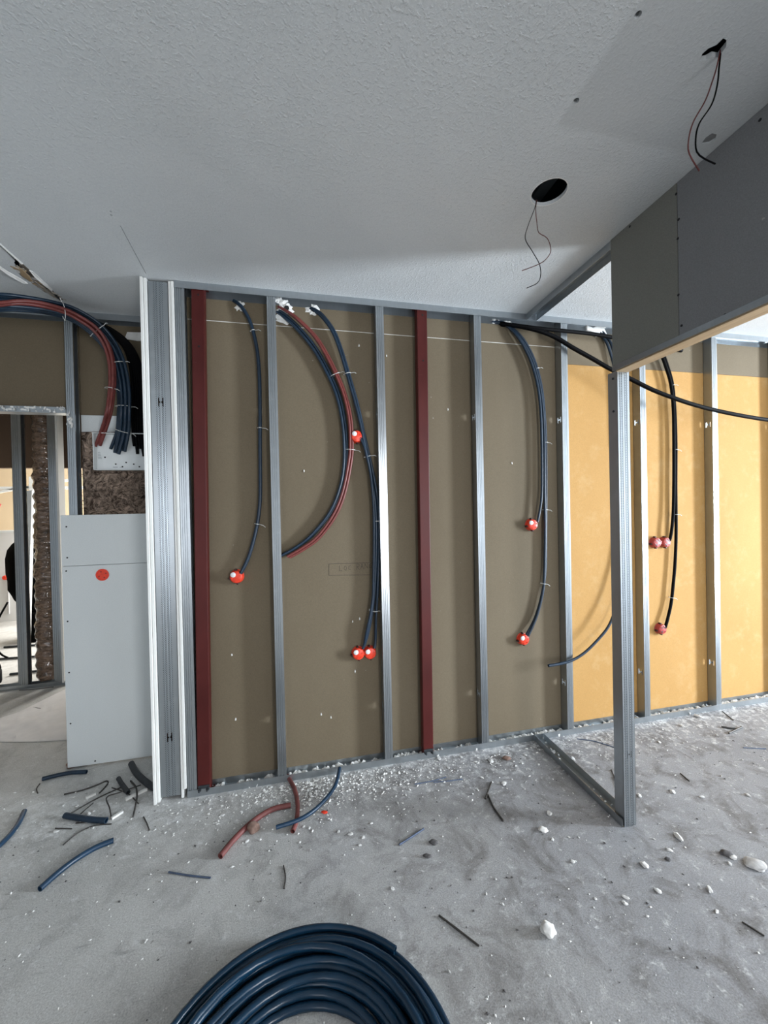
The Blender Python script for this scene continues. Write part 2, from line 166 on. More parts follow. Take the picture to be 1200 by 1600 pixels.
# ------------------------------------------------------------------ helpers
class MB:
    def __init__(s): s.v = []; s.f = []; s.mi = []; s.cur = 0
    def add(s, vs, fs):
        n = len(s.v); s.v += [tuple(v) for v in vs]
        for f in fs: s.f.append([n + i for i in f]); s.mi.append(s.cur)
        return s
    def box(s, x0, x1, y0, y1, z0, z1):
        return s.add([(x0,y0,z0),(x1,y0,z0),(x1,y1,z0),(x0,y1,z0),(x0,y0,z1),(x1,y0,z1),(x1,y1,z1),(x0,y1,z1)],
                     [(0,3,2,1),(4,5,6,7),(0,1,5,4),(1,2,6,5),(2,3,7,6),(3,0,4,7)])
    def prism(s, poly, a0, a1, axis):          # poly in the other two axes, extruded along axis
        def P(u, v, a): return {'x': (a,u,v), 'y': (u,a,v), 'z': (u,v,a)}[axis]
        n = len(poly)
        vs = [P(u,v,a0) for u,v in poly] + [P(u,v,a1) for u,v in poly]
        fs = [tuple(range(n)), tuple(range(2*n-1, n-1, -1))] + [(i, n+i, n+(i+1)%n, (i+1)%n) for i in range(n)]
        return s.add(vs, fs)
    def sheet(s, line, t, a0, a1, axis):       # an open bent-sheet profile of thickness t
        n = len(line); off = []
        for i in range(n):
            d = Vector((0,0))
            if i > 0: d += (Vector(line[i]) - Vector(line[i-1])).normalized()
            if i < n-1: d += (Vector(line[i+1]) - Vector(line[i])).normalized()
            d.normalize(); nn = Vector((-d.y, d.x))
            e = (Vector(line[i]) - Vector(line[i-1])).normalized() if i > 0 else d
            c = max(0.5, abs(d.dot(e)))
            off.append(tuple(Vector(line[i]) + nn * t / c))
        def P(u, v, a): return {'x': (a,u,v), 'y': (u,a,v), 'z': (u,v,a)}[axis]
        vs = []
        for a in (a0, a1): vs += [P(*q, a) for q in line] + [P(*q, a) for q in off]
        fs = []; m = 2*n
        for i in range(n-1):
            fs += [(i, i+1, m+i+1, m+i), (n+i+1, n+i, m+n+i, m+n+i+1), (i, n+i, n+i+1, i+1), (m+i, m+i+1, m+n+i+1, m+n+i)]
        fs += [(0, m, m+n, n), (n-1, 2*n-1, m+2*n-1, m+n-1)]
        return s.add(vs, fs)
    def plate(s, us, vs_, holes, P):           # plate of thickness 1 in P's third argument, with open cells
        nu, nv = len(us)-1, len(vs_)-1
        ok = lambda i, j: 0 <= i < nu and 0 <= j < nv and (i, j) not in holes
        for i in range(nu):
            for j in range(nv):
                if not ok(i, j): continue
                a, b, c, d = us[i], us[i+1], vs_[j], vs_[j+1]
                q = [P(a,c,0),P(b,c,0),P(b,d,0),P(a,d,0),P(a,c,1),P(b,c,1),P(b,d,1),P(a,d,1)]
                fs = [(0,3,2,1),(4,5,6,7)]
                if not ok(i, j-1): fs.append((0,1,5,4))
                if not ok(i+1, j): fs.append((1,2,6,5))
                if not ok(i, j+1): fs.append((2,3,7,6))
                if not ok(i-1, j): fs.append((3,0,4,7))
                s.add(q, fs)
        return s
    def tube(s, path, r, seg=10, step=0.02, hollow=False, closed=False):
        pts = smooth(path, step, closed); n = len(pts)
        ring = []; up = Vector((0.31, 0.22, 0.93)); prev = None
        for i, p in enumerate(pts):
            a = pts[i-1] if (i > 0 or closed) else p; b = pts[(i+1) % n] if (i < n-1 or closed) else p
            t = (b - a).normalized()
            if prev is None:
                u = t.cross(up).normalized()
                if u.length < .1: u = t.cross(Vector((1,0,0))).normalized()
            else: u = (prev - t * prev.dot(t)).normalized()
            prev = u; w = t.cross(u)
            rr = r(i/(n-1)) if callable(r) else r
            ring.append([p + (u*math.cos(k*2*PI/seg) + w*math.sin(k*2*PI/seg))*rr for k in range(seg)])
        vs = [v for q in ring for v in q]; fs = []
        for i in range(n if closed else n-1):
            for k in range(seg):
                a = i*seg; b = ((i+1) % n)*seg
                fs.append((a+k, a+(k+1)%seg, b+(k+1)%seg, b+k))
        if not closed:
            for e, (i, j) in enumerate(((0, 1), (n-1, n-2))):
                if hollow:
                    c = pts[i]; d = (pts[j]-pts[i]).normalized(); base = len(vs)
                    vs += [c + (v-c)*.74 for v in ring[i]] + [c + (v-c)*.70 + d*.02 for v in ring[i]]
                    for k in range(seg):
                        k2 = (k+1) % seg
                        fs += [(i*seg+k, base+k, base+k2, i*seg+k2), (base+k, base+seg+k, base+seg+k2, base+k2)]
                    fs.append(tuple(base+seg+k for k in range(seg)))
                else: fs.append(tuple(i*seg+k for k in range(seg)))
        return s.add(vs, fs)
    def lathe(s, prof, c, axis='z', seg=24, cap=True, sx=1.0):   # prof: (radius, distance along axis)
        def P(r, a, h):
            u, v = r*math.cos(a), r*math.sin(a)
            return {'z': (c[0]+u, c[1]+v, c[2]+h), 'y': (c[0]+u, c[1]+h, c[2]+v), 'x': (c[0]+h, c[1]+u, c[2]+v)}[axis]
        n = len(prof)
        vs = [P(r, k*2*PI/seg, h) for r, h in prof for k in range(seg)]
        fs = [(i*seg+k, i*seg+(k+1)%seg, (i+1)*seg+(k+1)%seg, (i+1)*seg+k) for i in range(n-1) for k in range(seg)]
        if cap: fs += [tuple(range(seg)), tuple((n-1)*seg+k for k in range(seg))]
        return s.add(vs, fs)
    def lump(s, c, rx, ry, rz, seed=0, rough=.25, sub=1):
        bm = bmesh.new(); bmesh.ops.create_icosphere(bm, subdivisions=sub, radius=1.0)
        rnd = random.Random(seed); off = Vector((rnd.uniform(0,99), rnd.uniform(0,99), rnd.uniform(0,99)))
        rot = Matrix.Rotation(rnd.uniform(0, 6.28), 3, 'Z')
        vs = []
        for v in bm.verts:
            k = 1 + rough*noise.noise(v.co*1.3 + off)*1.6
            q = rot @ Vector((v.co.x*rx*k, v.co.y*ry*k, max(-.75, v.co.z)*rz*k)); vs.append(q + Vector(c))
        s.add(vs, [[v.index for v in f.verts] for f in bm.faces]); bm.free(); return s
    def build(s, name, mat, parent=None, smooth=None, bevel=0):
        vs = s.v
        xs = [v[0] for v in vs]; ys = [v[1] for v in vs]; zs = [v[2] for v in vs]
        org = Vector(((min(xs)+max(xs))/2, (min(ys)+max(ys))/2, min(zs)))
        me = bpy.data.meshes.new(name)
        me.from_pydata([(v[0]-org.x, v[1]-org.y, v[2]-org.z) for v in vs], [], s.f)
        mats = mat if isinstance(mat, (list, tuple)) else [mat]
        for m in mats: me.materials.append(m)
        bm = bmesh.new(); bm.from_mesh(me)
        bm.faces.ensure_lookup_table()
        for f, i in zip(bm.faces, s.mi): f.material_index = i
        bmesh.ops.recalc_face_normals(bm, faces=bm.faces)
        bm.to_mesh(me); bm.free()
        if smooth is not None:
            for pl in me.polygons: pl.use_smooth = True
            me.set_sharp_from_angle(angle=math.radians(smooth))
        o = bpy.data.objects.new(name, me); COL.objects.link(o)
        if bevel:
            b = o.modifiers.new('bevel', 'BEVEL'); b.width = bevel; b.segments = 2; b.limit_method = 'ANGLE'
        W[o] = org
        if parent is not None:
            o.parent = parent; o.location = org - W[parent]
        else: o.location = org
        return o
W = {}                                          # world origin of every object built
def smooth(path, step, closed=False):
    P = [Vector(p) for p in path]
    if len(P) < 3 and not closed:
        n = max(2, int((P[1]-P[0]).length/step)+1)
        return [P[0].lerp(P[1], i/(n-1)) for i in range(n)]
    out = []; n = len(P); last = n if closed else n-1
    for i in range(last):
        if closed: a, b, c, d = P[i-1], P[i], P[(i+1)%n], P[(i+2)%n]
        else: a, b, c, d = P[max(i-1,0)], P[i], P[i+1], P[min(i+2,n-1)]
        m = max(1, int((c-b).length/step))
        for k in range(m):
            t = k/m
            out.append(.5*((2*b)+(c-a)*t+(2*a-5*b+4*c-d)*t*t+(3*b-a-3*c+d)*t*t*t))
    if not closed: out.append(P[-1])
    return out
def empty(name, loc):
    o = bpy.data.objects.new(name, None); o.empty_display_size = .05; o.location = loc; COL.objects.link(o); W[o] = Vector(loc); return o
def tag(o, label, cat, group=None):
    o['label'] = label; o['category'] = cat
    if group: o['group'] = group
    return o
def struct(o): o['kind'] = 'structure'; return o
def stuff(o): o['kind'] = 'stuff'; return o
# ------------------------------------------------------------------ materials
class NT:
    def __init__(s, name):
        s.m = bpy.data.materials.new(name); s.m.use_nodes = True; s.t = s.m.node_tree; s.b = s.t.nodes['Principled BSDF']
        s.co = s.n('ShaderNodeTexCoord').outputs['Object']
    def n(s, typ, **kw):
        x = s.t.nodes.new(typ)
        for k, v in kw.items():
            if k in x.inputs: s.set(x.inputs[k], v)
            else: setattr(x, k, v)
        return x
    def set(s, i, v):
        if hasattr(v, 'is_linked') or isinstance(v, bpy.types.NodeSocket): s.t.links.new(v, i)
        else: i.default_value = v
    def geo(s): return s.n('ShaderNodeNewGeometry').outputs['Position']
    def scale(s, v, sc):
        x = s.n('ShaderNodeVectorMath', operation='MULTIPLY'); s.set(x.inputs[0], v); x.inputs[1].default_value = sc; return x.outputs[0]
    def noise(s, vec, sc, detail=4, rough=.55, dist=0):
        x = s.n('ShaderNodeTexNoise', Scale=sc, Detail=detail, Roughness=rough, Distortion=dist); s.set(x.inputs['Vector'], vec); return x.outputs['Fac']
    def ramp(s, fac, a, b, c0=(0,0,0,1), c1=(1,1,1,1)):
        x = s.n('ShaderNodeValToRGB'); e = x.color_ramp.elements
        e[0].position = a; e[0].color = c0; e[1].position = b; e[1].color = c1; s.set(x.inputs[0], fac); return x.outputs[0]
    def mix(s, fac, a, b, mode='MIX'):
        x = s.n('ShaderNodeMix', data_type='RGBA', blend_type=mode)
        s.set(x.inputs[0], fac); s.set(x.inputs[6], a); s.set(x.inputs[7], b); return x.outputs[2]
    def math(s, op, a, b=0.0, c=None):
        x = s.n('ShaderNodeMath', operation=op); s.set(x.inputs[0], a); s.set(x.inputs[1], b)
        if c is not None: s.set(x.inputs[2], c)
        return x.outputs[0]
    def bump(s, h, strength=.3, dist=.002):
        x = s.n('ShaderNodeBump', Strength=strength, Distance=dist); s.set(x.inputs['Height'], h); s.set(s.b.inputs['Normal'], x.outputs[0])
    def sep(s, v): x = s.n('ShaderNodeSeparateXYZ'); s.set(x.inputs[0], v); return x.outputs
    def out(s, col=None, rough=None, metal=None, **kw):
        if col is not None: s.set(s.b.inputs['Base Color'], col)
        if rough is not None: s.set(s.b.inputs['Roughness'], rough)
        if metal is not None: s.set(s.b.inputs['Metallic'], metal)
        for k, v in kw.items(): s.set(s.b.inputs[k], v)
        return s.m
def C(r, g, b): return (r, g, b, 1)
def simple(name, col, rough=.5, metal=0, var=.12, sc=30, bump=0, bsc=200, **kw):
    t = NT(name); n = t.noise(t.co, sc)
    a = C(*[max(0, x*(1-var)) for x in col]); b = C(*[min(1, x*(1+var)) for x in col])
    if bump: t.bump(t.noise(t.co, bsc), bump, .001)
    return t.out(t.ramp(n, .3, .7, a, b), rough, metal, **kw)
def m_steel(name, knurl=False, base=.44):
    t = NT(name)
    n = t.noise(t.scale(t.co, (60, 60, 1.2)), 1.0, 5)
    n2 = t.noise(t.co, 18, 4)
    col = t.ramp(n, .25, .75, C(base*.95, base*1.02, base*1.07), C(base*1.03, base*1.10, base*1.15))
    col = t.mix(t.ramp(n2, .55, .8, C(0,0,0), C(.35,.35,.35)), col, C(.62,.66,.68))
    if knurl:
        g = t.sep(t.co)
        a = t.math('SINE', t.math('MULTIPLY', g[0], 2*PI/.0090)); b = t.math('SINE', t.math('MULTIPLY', g[2], 2*PI/.0110))
        h = t.math('MULTIPLY', a, b)
        band = t.math('LESS_THAN', t.math('ABSOLUTE', t.math('SUBTRACT', t.math('ABSOLUTE', g[0]), .0125)), .009)
        zb = t.math('LESS_THAN', t.noise(t.scale(t.co, (0,0,1)), .8, 1), 2)
        h = t.math('MULTIPLY', t.math('GREATER_THAN', h, .2), band)
        col = t.mix(t.math('MULTIPLY', h, .85), col, C(.10,.12,.14))
        t.bump(h, .5, .0012)
    return t.out(col, .30, .93)
STEEL = m_steel('galvanised_steel'); KNURL = m_steel('dimpled_galvanised_steel', True)
DSTEEL = m_steel('dull_galvanised_steel', False, .38)
def m_board(name, c0, c1, mott=2.0, blotch=None):
    t = NT(name); P = t.geo()
    n = t.noise(t.scale(P, (1, 1, .5)), mott, 5, .6); f = t.noise(P, 260, 3)
    col = t.ramp(n, .3, .7, C(*c0), C(*c1))
    col = t.mix(.10, col, t.ramp(f, .3, .7), 'OVERLAY')
    if blotch:
        q = t.noise(P, 9, 6, .7)
        col = t.mix(t.ramp(q, .52, .72, C(0,0,0), C(.5,.5,.5)), col, C(*blotch))
    fl = t.noise(P, 42, 2, .5)
    col = t.mix(t.ramp(fl, .78, .81, C(0,0,0), C(.5,.5,.5)), col, C(.5,.47,.42))
    t.bump(f, .12, .0008)
    return t.out(col, .8, 0, **{'Specular IOR Level': .25})
BROWN = m_board('brown_board_paper', (.140,.110,.071), (.160,.128,.085))
YELLOW = m_board('yellow_board_paper', (.40,.222,.070), (.45,.258,.088), 2.0, (.50,.33,.15))
GREY = m_board('grey_plasterboard_paper', (.62,.65,.65), (.66,.69,.69))
GREYD = m_board('shaded_warm_plasterboard', (.185,.183,.162), (.21,.208,.185))  # bulkhead's shade is put into this darker grey; the warm tint is its own
GREYE = m_board('shaded_cool_plasterboard', (.195,.195,.20), (.22,.22,.225))  # cooler bulkhead board, darkened likewise to carry its shade
PLASTER = simple('white_plaster', (.78,.77,.74), .9, 0, .08, 40, .5, 150)
GYPEDGE = simple('gypsum_board_edge', (.80,.80,.77), .9, 0, .02, 12)
TAPE = simple('white_joint_filler', (.62,.60,.55), .9, 0, .15, 30)
PATCH_X, PATCH_Y = .797, 1.06
def m_ceiling():
    t = NT('sprayed_ceiling'); P = t.geo()
    big = t.noise(P, 1.3, 5, .55, .6); f = t.noise(P, 150, 4, .7); ff = t.noise(P, 75, 3, .6)
    col = t.ramp(big, .3, .7, C(.57,.595,.605), C(.66,.68,.685))
    col = t.mix(.10, col, t.ramp(f, .35, .65), 'OVERLAY')
    # one board near the door opening is still bare: smoother and a shade darker than the sprayed ones
    g = t.sep(P); wob = t.math('MULTIPLY', t.math('SUBTRACT', t.noise(P, 7, 3), .5), .03)
    bare = t.math('MULTIPLY', t.ramp(t.math('ADD', g[0], wob), PATCH_X-.008, PATCH_X+.008), t.ramp(t.math("MULTIPLY", t.math("ADD", g[1], wob), -0.5), PATCH_Y/2-.006, PATCH_Y/2+.006))
    bare = t.math('MULTIPLY', bare, 1.0)
    col = t.mix(t.math('MULTIPLY', bare, .28), col, C(.30,.31,.31))
    h = t.math('ADD', t.math('MULTIPLY', f, .7), t.math('MULTIPLY', t.ramp(ff, .5, .7), .5))
    h = t.math('MULTIPLY', h, t.math('SUBTRACT', 1.0, t.math('MULTIPLY', bare, .6)))
    t.bump(h, .6, .0036)
    return t.out(col, .85, 0, **{'Specular IOR Level': .3})
CEIL = m_ceiling()
def m_floor():
    t = NT('dusty_concrete'); P = t.geo(); g = t.sep(P)
    a = t.noise(P, 1.5, 6, .62, .4); b = t.noise(P, 6, 8, .68, .8); c = t.noise(P, 48, 6, .72); d = t.noise(P, 210, 3, .65); e = t.noise(P, 19, 6, .7, .5)
    # paler at left, darker at right: light's falloff put into colour, plus trodden dirt
    tread_shade = t.math('SMOOTH_MAX', 0.0, t.math('SMOOTH_MIN', 1.0, t.math('ADD', t.math('MULTIPLY', t.math('ADD', g[0], .5), .62), t.math('MULTIPLY', t.math('SUBTRACT', a, .5), 1.6)), .3), .3)
    col = t.mix(tread_shade, t.ramp(a, .32, .66, C(.46,.455,.432), C(.58,.575,.555)), t.ramp(a, .32, .66, C(.215,.215,.222), C(.32,.322,.33)))
    patch = t.math('MULTIPLY', t.ramp(b, .47, .66), t.math('ADD', .30, t.math('MULTIPLY', tread_shade, .55)))
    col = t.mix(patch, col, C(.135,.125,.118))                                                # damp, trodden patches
    col = t.mix(t.ramp(e, .54, .78, C(0,0,0), C(.38,.38,.38)), col, C(.58,.58,.575))              # dust
    mk = t.noise(P, 27, 4, .6, 2.2)
    col = t.mix(t.ramp(mk, .67, .72, C(0,0,0), C(.55,.55,.55)), col, C(.12,.11,.105))         # heel marks and grit
    # swept gypsum dust, thickest along the foot of the stud wall
    near = t.math('SUBTRACT', 1.0, t.math('SMOOTH_MIN', t.math('MULTIPLY', t.math('ABSOLUTE', g[1]), 2.6), 1.0, .2))
    dust = t.ramp(t.math('ADD', t.math('MULTIPLY', t.math('ADD', c, e), .5), t.math('MULTIPLY', near, .10)), .56, .70)
    col = t.mix(t.math('MULTIPLY', dust, .85), col, C(.72,.72,.71))
    col = t.mix(t.ramp(c, .28, .35, C(.6,.6,.6), C(0,0,0)), col, C(.14,.125,.12))          # pits and grit
    sc = t.noise(t.scale(P, (5, 34, 1)), 1.0, 6, .65, .7)
    col = t.mix(t.ramp(sc, .62, .70, C(0,0,0), C(.45,.45,.45)), col, C(.19,.185,.18))         # scuffs
    sc2 = t.noise(t.scale(P, (22, 4, 1)), 1.0, 6, .65, 1.0)
    col = t.mix(t.ramp(sc2, .64, .72, C(0,0,0), C(.22,.22,.22)), col, C(.60,.60,.59))
    col = t.mix(.25, col, t.ramp(d, .3, .7), 'OVERLAY')
    h = t.math('ADD', t.math('MULTIPLY', b, .9), t.math('ADD', t.math('MULTIPLY', c, .6), t.math('MULTIPLY', d, .25)))
    t.bump(h, .38, .006)
    return t.out(col, .85, 0, **{'Specular IOR Level': .25})
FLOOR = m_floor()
NAVY = simple('navy_blue_conduit', (.0055,.020,.041), .40, 0, .2, 25, .15, 300)
BLUE = simple('blue_conduit', (.007,.030,.064), .40, 0, .2, 25, .15, 300)
COILB = simple('blue_coil_conduit', (.004,.022,.046), .25, 0, .25, 9, .1, 300)
RED = simple('brick_red_conduit', (.15,.030,.025), .42, 0, .2, 25, .15, 300)
DUSTRED = simple('dusty_red_conduit', (.155,.045,.040), .6, 0, .3, 25, .2, 300)
BLACK = simple('black_cable', (.0015,.0015,.002), .6, 0, .2, 25, **{'Specular IOR Level': .08})
DARK = simple('dark_offcut', (.022,.026,.030), .6, 0, .3, 40)
WIRE = simple('dark_tie_wire', (.055,.050,.045), .6, .3, .3, 40)
BWIRE = simple('blue_grey_wire', (.06,.085,.14), .55, 0, .3, 40)
RWIRE = simple('red_brown_wire', (.10,.020,.018), .5, 0, .3, 40)
WHITE = simple('white_plastic', (.74,.77,.77), .42, 0, .04, 20)
CLEAR = simple('pale_nylon', (.60,.60,.57), .4, 0, .1, 20)
BOXRED = simple('red_orange_plastic', (.78,.050,.018), .38, 0, .12, 40)  # glow of light through the boxes is put into this brighter red
BOXDULL = simple('dull_red_plastic', (.36,.036,.028), .45, 0, .15, 40)  # duller red for boxes with no light coming through
BOXDARK = simple('dark_box_lug', (.035,.008,.008), .5, 0, .2, 40)
HOLE = simple('screw_hole', (.012,.012,.013), .9, 0, .2, 40)
FILLER = simple('grey_filler', (.20,.20,.20), .9, 0, .2, 60, .4, 150)
CHIP = simple('dusty_plaster_chip', (.60,.59,.57), .95, 0, .15, 60, .6, 160)
TORN = simple('torn_gypsum_core', (.34,.30,.25), .95, 0, .35, 30, .6, 120)
TAN = None
def m_tan():
    t = NT('pale_tan'); n = t.noise(t.scale(t.co, (30, 1.5, 30)), 1.6, 5)
    return t.out(t.ramp(n, .3, .7, C(.36,.25,.14), C(.52,.38,.23)), .7, 0)
TAN = m_tan()
def m_oxide():
    t = NT('red_oxide_paint'); n = t.noise(t.scale(t.co, (3,3,1)), 3, 5); s = t.noise(t.scale(t.co, (14, 14, 60)), 1.0, 4, .6, 1.2)
    col = t.ramp(n, .3, .7, C(.055,.0065,.0055), C(.085,.011,.009))
    col = t.mix(t.ramp(s, .70, .76, C(0,0,0), C(.35,.35,.35)), col, C(.20,.10,.09))
    return t.out(col, t.ramp(n, .3, .7, C(.42,.42,.42), C(.52,.52,.52)), 0, **{'Specular IOR Level': .3})
OXIDE = m_oxide()
def m_wool():
    t = NT('brown_mineral_wool'); n = t.noise(t.co, 16, 7, .62, 2.6); f = t.noise(t.scale(t.co, (60, 60, 200)), 1, 5, .7, 2)
    col = t.ramp(n, .38, .66, C(.055,.035,.024), C(.66,.53,.43)); col = t.mix(.5, col, t.ramp(f, .3, .75, C(.15,.11,.09), C(.75,.68,.62)), 'OVERLAY')  # bright fibre highlights are put into the ramp's contrast
    t.bump(f, .9, .01); return t.out(col, .95, 0)
WOOL = m_wool()
def m_foil():
    t = NT('brown_duct_film'); n = t.noise(t.scale(t.co, (6,6,14)), 3, 6, .65, 1.0)
    t.bump(t.noise(t.scale(t.co, (9,9,22)), 3, 5, .6, 1.2), .8, .02)
    return t.out(t.ramp(n, .36, .66, C(.065,.038,.023), C(.34,.225,.155)), .22, 0, **{'Coat Weight': .8, 'Coat Roughness': .06})  # pale end of the ramp paints highlights on the film's ridges
FOIL = m_foil()
CLOTH = simple('black_sack_film', (.002,.002,.002), .9, 0, .2, 20, **{'Specular IOR Level': .05})
SAND2 = simple('pale_grey_plastic', (.5,.5,.5), .5, 0, .1, 20)
WHITEW = simple('white_wall_paint', (.72,.72,.71), .8, 0, .03, 8)
SHEETM = simple('white_paper_sheet', (.66,.64,.63), .8, 0, .06, 12)
BEIGE = m_board('beige_wall_paint', (.52,.42,.29), (.58,.48,.34))
DBROWN = m_board('dark_brown_shade', (.10,.066,.044), (.13,.085,.058))
WALLP = m_board('pale_grey_wall', (.30,.31,.32), (.34,.35,.36))

# ------------------------------------------------------------------ room shell
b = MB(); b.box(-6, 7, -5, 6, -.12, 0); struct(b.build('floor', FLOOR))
def jag(pts, z0, z1): m = MB(); m.prism(pts, z0, z1, 'z'); return m
b = MB(); b.box(-6, 7, -5, 6, H, H+.0135); ceiling = struct(b.build('ceiling', CEIL))
cuts = []
def cutter(mb): o = mb.build('cut_shape', HOLE); cuts.append(o)
cy = MB(); cy.lathe([(.062, -.05), (.062, .05)], (.931, -.832, H), 'z', 40); cutter(cy)
cutter(jag([q[:2] for q in HOLE_OUTLINE], H-.05, H+.05))
cutter(jag([q[:2] for q in OVAL_OUTLINE], H-.05, H+.05))
for x, y, r in ((.812,-1.335,.008),(.803,-1.135,.009)):
    cy = MB(); cy.lathe([(r, -.03), (r, .03)], (x, y, H), 'z', 10); cutter(cy)
cutter(jag([(-.704,-.03),(-.701,-.03),(-.6795,-.36),(-.682,-.36)], H-.03, H+.03))
for x, y, r in ((-.690,-.415,.004),(-.684,-.435,.004)):
    cy = MB(); cy.lathe([(r, -.03), (r, .03)], (x, y, H), 'z', 8); cutter(cy)
crack = [(-1.232,-.35),(-1.222,-.35),(-1.221,-.05),(-1.219,.05),(-1.222,.15),(-1.221,.22),(-1.224,.31),(-1.236,.305),(-1.258,.27),(-1.272,.22),(-1.281,.16),(-1.293,.10),(-1.284,.05),(-1.270,.02),(-1.262,-.01),(-1.242,-.03),(-1.233,-.10)]
cutter(jag(crack, H-.03, H+.03))
for c in cuts:
    md = ceiling.modifiers.new('cut', 'BOOLEAN'); md.operation = 'DIFFERENCE'; md.object = c; md.solver = 'EXACT'
dg = bpy.context.evaluated_depsgraph_get()
me = bpy.data.meshes.new_from_object(ceiling.evaluated_get(dg)); me.name = 'ceiling'
ceiling.modifiers.clear(); ceiling.data = me
me.materials.clear(); me.materials.append(CEIL)
for pl in me.polygons: pl.material_index = 0
for c in cuts: bpy.data.objects.remove(c, do_unlink=True)
b = MB(); b.box(-6, 7, -5, 6, H+.28, H+.40); struct(b.build('added_void_lid', DARK))           # added dark slab, keeps the ceiling void unlit
# void behind the broken joint and the round hole: fibre and a hanger channel
b = MB(); b.lump((-1.255,.12,H+.014), .050, .24, .005, 3, .5, 4); b.build('torn_board_core', TORN, ceiling, 60)
b = MB(); b.sheet([(.935,H+.10),(.935,H+.07),(.98,H+.07),(.98,H+.10)], .0015, -1.5, -.3, 'y'); b.build('ceiling_channel', DSTEEL, ceiling)
# broken edges that hang from the joint in the ceiling
rnd = random.Random(4)
def flake(pts, z, t=.004, mat=PLASTER, name='broken_edge'):
    m = MB(); n = len(pts)
    vs = [(x, y, H+.001-dz) for x, y, dz in pts] + [(x, y, H+.001-dz-t) for x, y, dz in pts]
    m.add(vs, [tuple(range(n)), tuple(range(2*n-1, n-1, -1))] + [(i, n+i, n+(i+1)%n, (i+1)%n) for i in range(n)])
    return m.build(name, mat, ceiling)
rnd = random.Random(17)
for mt, n_ in ((TORN, 26), (TAN, 9), (CHIP, 12)):
    b = MB()
    for i in range(n_):
        k = rnd.random(); y = .02+.27*k; x = -1.276+.040*k + rnd.uniform(-.014, .020)
        b.lump((x, y, H+.002), rnd.uniform(.006,.015), rnd.uniform(.012,.030), rnd.uniform(.003,.006), i+int(1000*k), .5)
    stuff(b.build('torn_board_core', mt, ceiling, 50))
flake([(-1.2215,.03,0),(-1.213,.04,.0),(-1.214,.19,.0),(-1.2225,.205,.004),(-1.2265,.14,.006),(-1.2255,.07,.005)], H)
flake([(-1.2235,-.34,0),(-1.2195,-.34,0),(-1.2165,-.02,0),(-1.222,-.02,.003)], H)
flake([(-1.352,-.03,0),(-1.343,-.03,0),(-1.325,.06,.0),(-1.306,.115,.0),(-1.298,.15,.002),(-1.312,.145,.006),(-1.332,.08,.008)], H)
flake([(-1.285,.08,0),(-1.262,.03,.001),(-1.246,.02,.004),(-1.244,.07,.008),(-1.255,.11,.010),(-1.272,.12,.005)], H, .003, TAN, 'torn_board_core')
flake([(-1.266,.12,0),(-1.250,.12,.004),(-1.238,.18,.007),(-1.240,.24,.004),(-1.256,.215,.003)], H, .003, TORN, 'torn_board_core')
flake([(-1.240,.245,0),(-1.224,.23,.0),(-1.225,.29,.005),(-1.234,.30,.004)], H, .003, DARK, 'torn_board_core')
ox = sum(q[0] for q in OVAL_OUTLINE)/6; oy = sum(q[1] for q in OVAL_OUTLINE)/6
b = MB(); b.box(ox-.04, ox+.04, oy-.04, oy+.04, H+.004, H+.008); b.build('filler_plug', FILLER, ceiling)
b = MB(); b.lathe([(.0622,0),(.064,-.0006),(.0655,0)], (.931,-.832,H), 'z', 40, cap=False); b.build('hole_rim', PLASTER, ceiling)
# perimeter walls out of view, with the openings the daylight comes through
def wall_open(name, fixed, axis, a0, a1, o0, o1, z0, z1, mat):
    m = MB()
    def bx(p, q, u, v):
        if q > p and v > u:
            if axis == 'x': m.box(fixed, fixed+.12, p, q, u, v)
            else: m.box(p, q, fixed, fixed+.12, u, v)
    bx(a0, o0, 0, H); bx(o1, a1, 0, H); bx(o0, o1, 0, z0); bx(o0, o1, z1, H)
    return struct(m.build(name, mat))
m = MB()
for x0, x1, z0, z1 in ((-6,-2.45,0,H),(-2.45,-1.35,0,.3),(-2.45,-1.35,2.3,H),(-1.35,1.32,0,H),(1.32,2.12,0,.12),(1.32,2.12,2.32,H),(2.12,2.8,0,H),(2.8,4.8,0,.12),(2.8,4.8,2.32,H),(4.8,7,0,H)): m.box(x0, x1, -5.12, -5, z0, z1)
struct(m.build('wall_front', WALLP))
wall_open('wall_right', 7.0, 'x', -5, 6, -2.9, -2.1, .15, 2.25, WALLP)
wall_open('wall_far_right', -1.32, 'x', 2.28, 6, 3.0, 5.4, .25, 2.35, BEIGE)
b = MB(); b.box(-6.12, -6, -5, 6, 0, H); struct(b.build('wall_far_left', BEIGE))
b = MB(); b.box(-6, 7, 6, 6.12, 0, H); struct(b.build('wall_far_back', BEIGE))
b = MB(); b.box(-3.1, -3.0, -5, .40, 0, H); struct(b.build('wall_left', WALLP))
def window(name, cx, cy, cz, w, h, axis):
    r = struct(empty(name, (cx, cy, cz-h/2)))
    def bx(mb, u0, u1, z0, z1, d0, d1):
        if axis == 'x': mb.box(cx+d0, cx+d1, cy+u0, cy+u1, cz+z0, cz+z1)
        else: mb.box(cx+u0, cx+u1, cy+d0, cy+d1, cz+z0, cz+z1)
    m = MB(); f = .06
    bx(m, -w/2, w/2, h/2-f, h/2, -.03, .03); bx(m, -w/2, w/2, -h/2, -h/2+f, -.03, .03)
    for u in (-w/2, -f/2, w/2-f): bx(m, u, u+f, -h/2+f, h/2-f, -.03, .03)
    m.build('window_frame', WHITE, r)
window('window_1', 1.72, -5.06, 1.22, .8, 2.2, 'y')
window('window_5', 3.8, -5.06, 1.22, 2.0, 2.2, 'y')
window('window_2', 7.06, -2.5, 1.2, .8, 2.1, 'x')
window('window_4', -1.9, -5.06, 1.3, 1.1, 2.0, 'y')
window('window_3', -1.26, 4.2, 1.3, 2.4, 2.1, 'x')

